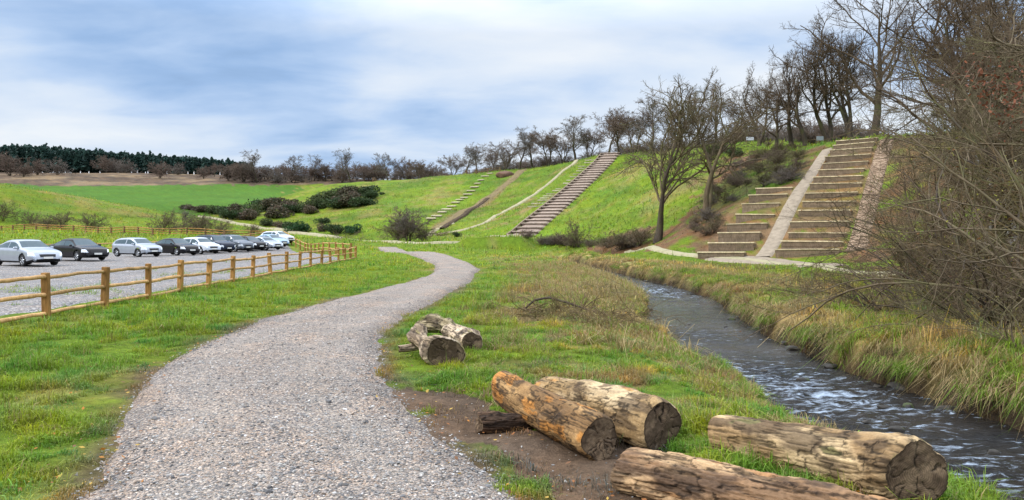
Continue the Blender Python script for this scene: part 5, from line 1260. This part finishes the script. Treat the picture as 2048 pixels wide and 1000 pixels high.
    add(P, rg.uniform(.10, .28, N), rg.uniform(.006, .011, N), np.where(np.repeat(rg.uniform(0, 1, (n, 1)) < .6, 70, 0), STRAW[None] * rg.uniform(.5, 1.25, (N, 1)), GRASS[None] * 1.4 * rg.uniform(.6, 1.2, (N, 1))), lean=1.0, droop=1.15, az=PI + rg.normal(0, .5, N))
    n = 900; r = rg.uniform(0, 1, n); y = 7 + 44 * r ** 1.4; xl, xr = stream(y); x = xr + 1.2 + rg.gamma(2.0, 1.6, n) * (1 + y * .02)
    pick = rg.uniform(0, 1, (n, 1)); tufts(x, y, 60, rg.uniform(.08, .25, n), rg.uniform(.06, .24, n), .009, np.where(pick < .26, STRAW[None] * rg.uniform(.4, .9, (n, 1)), np.where(pick < .62, LITTER[None] * rg.uniform(.6, 1.6, (n, 1)), np.array([[.13, .15, .022]]) * rg.uniform(.5, 1.5, (n, 1)))), 1.1, .6, .15)
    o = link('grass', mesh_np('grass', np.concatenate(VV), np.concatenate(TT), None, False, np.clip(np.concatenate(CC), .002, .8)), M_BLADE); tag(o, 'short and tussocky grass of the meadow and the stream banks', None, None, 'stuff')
    # loose stones on the path
    t = (1 + 5 ** .5) / 2; ico = unit(np.array([[-1, t, 0], [1, t, 0], [-1, -t, 0], [1, -t, 0], [0, -1, t], [0, 1, t], [0, -1, -t], [0, 1, -t], [t, 0, -1], [t, 0, 1], [-t, 0, -1], [-t, 0, 1]]))
    IF = np.array([[0, 11, 5], [0, 5, 1], [0, 1, 7], [0, 7, 10], [0, 10, 11], [1, 5, 9], [5, 11, 4], [11, 10, 2], [10, 7, 6], [7, 1, 8], [3, 9, 4], [3, 4, 2], [3, 2, 6], [3, 6, 8], [3, 8, 9], [4, 9, 5], [2, 4, 11], [6, 2, 10], [8, 6, 7], [9, 8, 1]])
    n = 60000; x, y = scatter(n, 4.2, 20, .55); pl, pr = path_edges(y); ok = (x > pl - .12) & (x < pr + .14) | ((rg.uniform(0, 1, n) < .05) & (ground_col(x, y)[1]['bare'] > .5))
    x, y = x[ok], y[ok]; n = len(x); s = np.exp(rg.normal(np.log(.0062), .36, n)); jit = np.exp(rg.normal(0, .22, (n, 12, 1)))
    A = rg.uniform(0, 2 * PI, n); sc = np.stack([s * rg.uniform(.9, 1.7, n), s, s * rg.uniform(.45, .8, n)], 1)
    v = ico[None] * jit * sc[:, None]; v = np.stack([v[..., 0] * np.cos(A)[:, None] - v[..., 1] * np.sin(A)[:, None], v[..., 0] * np.sin(A)[:, None] + v[..., 1] * np.cos(A)[:, None], v[..., 2]], -1)
    pl, pr = path_edges(y); uu = np.clip((x - pl) / (pr - pl), 0, 1); onp = (x > pl) & (x < pr)
    z = H(x, y) + np.where(onp, (.045 + .0009 * np.hypot(x, y)) * np.clip(np.minimum(uu + .06, 1.06 - uu) / .14 * 1.6 - .6, 0, 1) + .03 * np.sin(uu * PI), .0) + s * .25
    v = v + np.stack([x, y, z], 1)[:, None]
    tone = np.array([[.14, .135, .135], [.24, .23, .22], [.34, .32, .29], [.42, .39, .36], [.30, .23, .18], [.56, .54, .52]])[rg.choice(6, n, p=[.2, .26, .24, .14, .09, .07])] * rg.uniform(.5, 1.12, (n, 1))
    m = newmat('loose stone'); m.out(m.bsdf(color=attr(m).outputs['Color'], rough=.8, spec=.25))
    o = link('loose_gravel', mesh_np('loose_gravel', v.reshape(-1, 3), (IF[None] + np.arange(n)[:, None, None] * 12).reshape(-1, 3), None, False, np.repeat(tone, 12, 0)), m.m); tag(o, 'loose grey stone chippings on the path and its edges', None, None, 'stuff')
    # fallen leaves
    n = 4200; x, y = scatter(n, 4, 22, 1.0); pl, pr = path_edges(y); ok = (np.minimum(np.abs(x - pl), np.abs(x - pr)) < rg.exponential(.9, n)) & (x < stream(y)[0]); x, y = x[ok], y[ok]
    c = np.stack([x, y, H(x, y) + .03 + .03 * ((x > path_edges(y)[0]) & (x < path_edges(y)[1]))], 1); d = unit(rg.normal(0, 1, (len(x), 3)) * [1, 1, .25]); e = unit(np.cross(d, rg.normal(0, .25, (len(x), 3)) + [0, 0, 1])); s = rg.uniform(.012, .028, (len(x), 1))
    v = np.stack([c - d * s, c + e * s * .6, c + d * s, c - e * s * .6], 1)
    cl = np.array([[.42, .17, .03], [.30, .12, .04], [.46, .30, .06], [.20, .10, .05]])[rg.integers(0, 4, len(x))]
    o = link('fallen_leaves', mesh_np('fallen_leaves', v.reshape(-1, 3), None, np.arange(len(x) * 4).reshape(-1, 4), False, np.repeat(cl, 4, 0)), M_LEAF); tag(o, 'scattered orange and brown fallen leaves along the path edge', None, None, 'stuff')
build_grass()

# ------------------------------------------------------------------ rocks in the stream, dead brushwood, boards on the ridge
def rock_mesh(seed, sub=3):
    import bmesh
    bm = bmesh.new(); bmesh.ops.create_icosphere(bm, subdivisions=sub, radius=1); rg = np.random.default_rng(seed)
    v = np.array([p.co[:] for p in bm.verts]); d = np.zeros(len(v))
    for _ in range(16):
        n = unit(rg.normal(0, 1, 3)); o = rg.uniform(.55, .95); s = v @ n; v = v - n * np.maximum(s - o, 0)[:, None]
    v = v * (1 + .12 * (fbm(v[:, 0] * 2 + seed, v[:, 1] * 2 + v[:, 2] * 2, seed, 3) - .5))[:, None]
    for p, c in zip(bm.verts, v): p.co = c
    me = bpy.data.meshes.new('stream_rock'); bm.to_mesh(me); bm.free(); me.polygons.foreach_set('use_smooth', np.full(len(me.polygons), True)); return me
def build_rocks():
    m = newmat('wet stone'); p = geo(m); n = m.noise(p, 9, 6, .65)
    c = m.ramp(n, [(.3, (.016, .015, .013)), (.6, (.05, .044, .037)), (.8, (.11, .096, .08))]); c = m.mix(c, (.05, .065, .018), m.ramp(m.noise(p, 5, 4), [(.55, 0.0), (.65, .8)]))
    mt = m.out(m.bsdf(color=c, rough=.6, spec=.2, normal=m.bump(n, .6, .02)))
    RM = [rock_mesh(k) for k in range(5)]
    for k in RM: k.materials.append(mt)
    rg = np.random.default_rng(12)
    spots = []
    for _ in range(60):
        y = 6.5 + 34 * rg.uniform() ** 1.2; xl, xr = [float(a) for a in stream(np.array(y))]
        if rg.uniform() < .62: spots.append((xr - rg.uniform(-.25, .2), y, rg.uniform(.04, .13)))
        elif rg.uniform() < .5: spots.append((xl + rg.uniform(.2, .5), y, rg.uniform(.05, .11)))
        else: spots.append((rg.uniform(xl + .6, xr - .4), y, rg.uniform(.04, .11)))
    spots += [(5.75, 9.9, .13), (5.35, 10.1, .09), (4.95, 10.0, .09), (5.85, 11.3, .16), (6.2, 12.9, .15), (6.35, 13.4, .12), (4.6, 11.9, .09)]
    for k, (x, y, s) in enumerate(spots):
        o = link('stream_rock', RM[k % 5]); o.location = (x, y, ZW + s * .12); o.scale = (s * rg.uniform(1, 1.5), s, s * rg.uniform(.5, .8)); o.rotation_euler = (0, 0, rg.uniform(0, 6))
        tag(o, 'dark wet stone at the edge of the shallow stream', 'stone', 'stones in the stream')
build_rocks()
def build_brush():
    rg = np.random.default_rng(33)
    def brush(x, y, n, rad, h, label, mat, r=.008, ln=.7):
        a = rg.uniform(0, 2 * PI, n); st = np.stack([rg.normal(0, rad, n), rg.normal(0, rad * .8, n), rg.uniform(0, h * .6, n)], 1); dr = np.stack([np.cos(a), np.sin(a), rg.normal(.25, .35, n)], 1)
        P, Rr = grow(rg, st, dr, ln * rg.uniform(.4, 1.2, n), np.full(n, r), np.full(n, r * .4), 7, .18, -.05)
        P2, R2 = kids(rg, P, Rr, 4, .2, 1, 25, 65, .5, .7, 5, .2, 0, .5, r * .35)
        m = MB(); m.tubes(P, Rr, 5); m.tubes(P2, R2, 3)
        o = link('brushwood', m.mesh('brushwood'), mat); o.location = (x, y, hg(x, y)); tag(o, label, None, None, 'stuff')
        return o
    brush(.9, 16.2, 60, .5, .26, 'heap of dead brown brushwood on the grass by the stream bend', M_TWIGB, .012, .85)
    brush(1.7, 14.9, 130, .6, .25, 'low tangle of dead bramble stems in front of the brushwood heap', M_TWIGB, .006, .7)
    brush(3.2, 17.2, 70, .3, .3, 'tuft of dead upright stems at the water edge', M_TWIGG, .006, .7)
    brush(2.75, 22.5, 40, .7, .25, 'dry stems scattered through the straw grass', M_TWIGG, .007, .9)
    brush(8.3, 20.5, 60, .9, .5, 'dead bracken stems on the far bank', M_TWIGB, .009, 1.2)
    brush(-29.5, 133, 60, 1.5, .8, 'grey heap of cut brushwood left of the lone small tree', M_TWIGG, .03, 3.0)
    brush(-12.5, 128, 60, 1.2, .8, 'brown heap of cut brushwood at the foot of the middle hill', M_TWIGB, .03, 2.5)
    # long bough lying over the heap
    P = np.array([[(.25, 16.5, .08), (.5, 16.55, .30), (.8, 16.45, .36), (1.2, 16.2, .27), (1.6, 15.9, .15), (1.95, 15.7, .06)]]); P[..., 2] += hg(1, 16)
    m = MB(); m.tubes(P, np.array([[.02, .028, .03, .026, .018, .01]]), 6); o = link('dead_bough', m.mesh('dead_bough'), M_BARK); tag(o, 'dark arched dead bough lying over the brushwood heap', 'branch')
    mb = simple('board panel', (.26, .29, .31), .5, .2, .08)
    mw = simple('white panel', (.45, .47, .50), .5, 0, .05); mg = simple('mound soil', (.13, .075, .05), .95)
    for px, Y, w, h, l, mat in ((1640, 95, 1.15, .75, 'grey panel on two posts at the top left of the terraces', mb), (1500, 114, 1.5, .7, 'tilted white board on the ridge above the gorse', mw), (1773, 84, .9, .6, 'small grey panel on posts at the top right of the terraces', mb)):
        p = at(px, Y); root = thing('notice_board', p, l, 'sign', None, .1); w *= .8; h *= .75
        m = MB(); m.box((w, .06, h), TRS((0, 0, .35 + h / 2), 0, 0, -.2 if 'tilted' in l else 0), .01); link('panel', m.mesh('panel', False), mat, root)
        for s in (-1, 1): m = MB(); m.box((.08, .08, .75), TRS((s * w * .4, .075, .30)), .008); link('post', m.mesh('post', False), M_FPOST, root)
    g = gp(1010, 352); o = link('soil_mound', rock_mesh(9), mg); o.location = (*g, hg(*g)); o.scale = (2.6, 1.8, 1.6); tag(o, 'brown mound of bare soil at the top of the stepping slabs', 'mound')
build_brush()
# ------------------------------------------------------------------ sky, sun, view
SUN_EL, SUN_AZ = 42.0, -118.0      # degrees; azimuth from +Y towards +X (behind the left shoulder)
def build_sky():
    w = bpy.data.worlds.new('World'); SC.world = w; w.use_nodes = True
    t = NT.__new__(NT); t.m = w; t.nt = w.node_tree; t.nt.nodes.clear()
    sky = t.n('ShaderNodeTexSky', sky_type='NISHITA'); sky.sun_disc = False; sky.sun_elevation = R(SUN_EL); sky.sun_rotation = R(SUN_AZ); sky.air_density = 1.2; sky.dust_density = 2.0
    d = t.n('ShaderNodeTexCoord').outputs['Generated']
    s = t.n('ShaderNodeSeparateXYZ', {0: d})
    zz = t.math('MAXIMUM', s.outputs[2], 0.0)
    den = t.math('ADD', zz, .16)
    pv = t.n('ShaderNodeCombineXYZ', {0: t.math('DIVIDE', s.outputs[0], den), 1: t.math('DIVIDE', s.outputs[1], den), 2: 0.0}).outputs[0]
    n1 = t.noise(t.mapping(pv, (.62, .70, 1), (0, 0, .25), (2.6, 4.2, 0)), .95, 7, .47, .25)
    n2 = t.noise(t.mapping(pv, (1.2, 1.7, 1), (0, 0, -.15), (7.3, .6, 0)), 1.3, 7, .50, .25)
    dk = t.n('ShaderNodeVectorMath', {0: d, 1: Vector((-.60, 1.0, .265)).normalized()}, operation='DOT_PRODUCT').outputs['Value']
    dark = t.ramp(dk, [(.93, 0.0), (.99, 1.0)])
    lt = t.n('ShaderNodeVectorMath', {0: d, 1: Vector((-.56, 1.0, .15)).normalized()}, operation='DOT_PRODUCT').outputs['Value']
    v = t.math('ADD', .115, t.math('ADD', t.math('MULTIPLY', n1, .50), t.math('MULTIPLY', n2, .32)))
    v = t.math('SUBTRACT', v, t.math('MULTIPLY', dark, .17))
    v = t.math('ADD', v, t.math('MULTIPLY', t.ramp(lt, [(.965, 0.0), (.997, 1.0)]), .12))
    hz = t.ramp(zz, [(0.0, .10), (.10, .045), (.17, 0.0)])
    v = t.math('ADD', v, hz)
    c = t.ramp(v, [(.34, (.22, .355, .58)), (.41, (.33, .50, .79)), (.465, (.49, .645, .90)), (.52, (.68, .785, .945)), (.61, (.86, .91, .975))])
    gain = t.ramp(zz, [(0.0, (.235,) * 3), (.26, (.235,) * 3), (.55, (.74,) * 3), (1.0, (.95,) * 3)])
    c = t.mix(c, gain, 1.0, 'MULTIPLY')
    c = t.mix(c, 3.9, 1.0, 'MULTIPLY')
    nis = t.mix(sky.outputs[0], .10, 1.0, 'MULTIPLY')
    mx = t.mix(nis, c, .88)
    # neutral cloud deck overhead
    bw = t.n('ShaderNodeRGBToBW', {0: mx}).outputs[0]
    comb = t.n('ShaderNodeCombineColor', {0: bw, 1: bw, 2: bw}).outputs[0]
    fin = t.mix(mx, comb, t.ramp(zz, [(.25, 0.0), (.6, .45)]))
    bg = t.n('ShaderNodeBackground', {0: fin, 1: 1.0})
    t.n('ShaderNodeOutputWorld', {0: bg})
    L = bpy.data.lights.new('sun', 'SUN'); L.energy = 2.6; L.angle = R(10); L.color = (1, .95, .87)
    o = bpy.data.objects.new('sun', L); COL.objects.link(o)
    el, az = R(SUN_EL), R(SUN_AZ)
    dv = Vector((math.sin(az) * math.cos(el), math.cos(az) * math.cos(el), math.sin(el)))
    o.rotation_euler = dv.to_track_quat('Z', 'Y').to_euler(); o.location = dv * 50
    SC.view_settings.view_transform = 'Standard'; SC.view_settings.look = 'None'; SC.view_settings.exposure = 0.22; SC.view_settings.gamma = 1.0
build_sky()
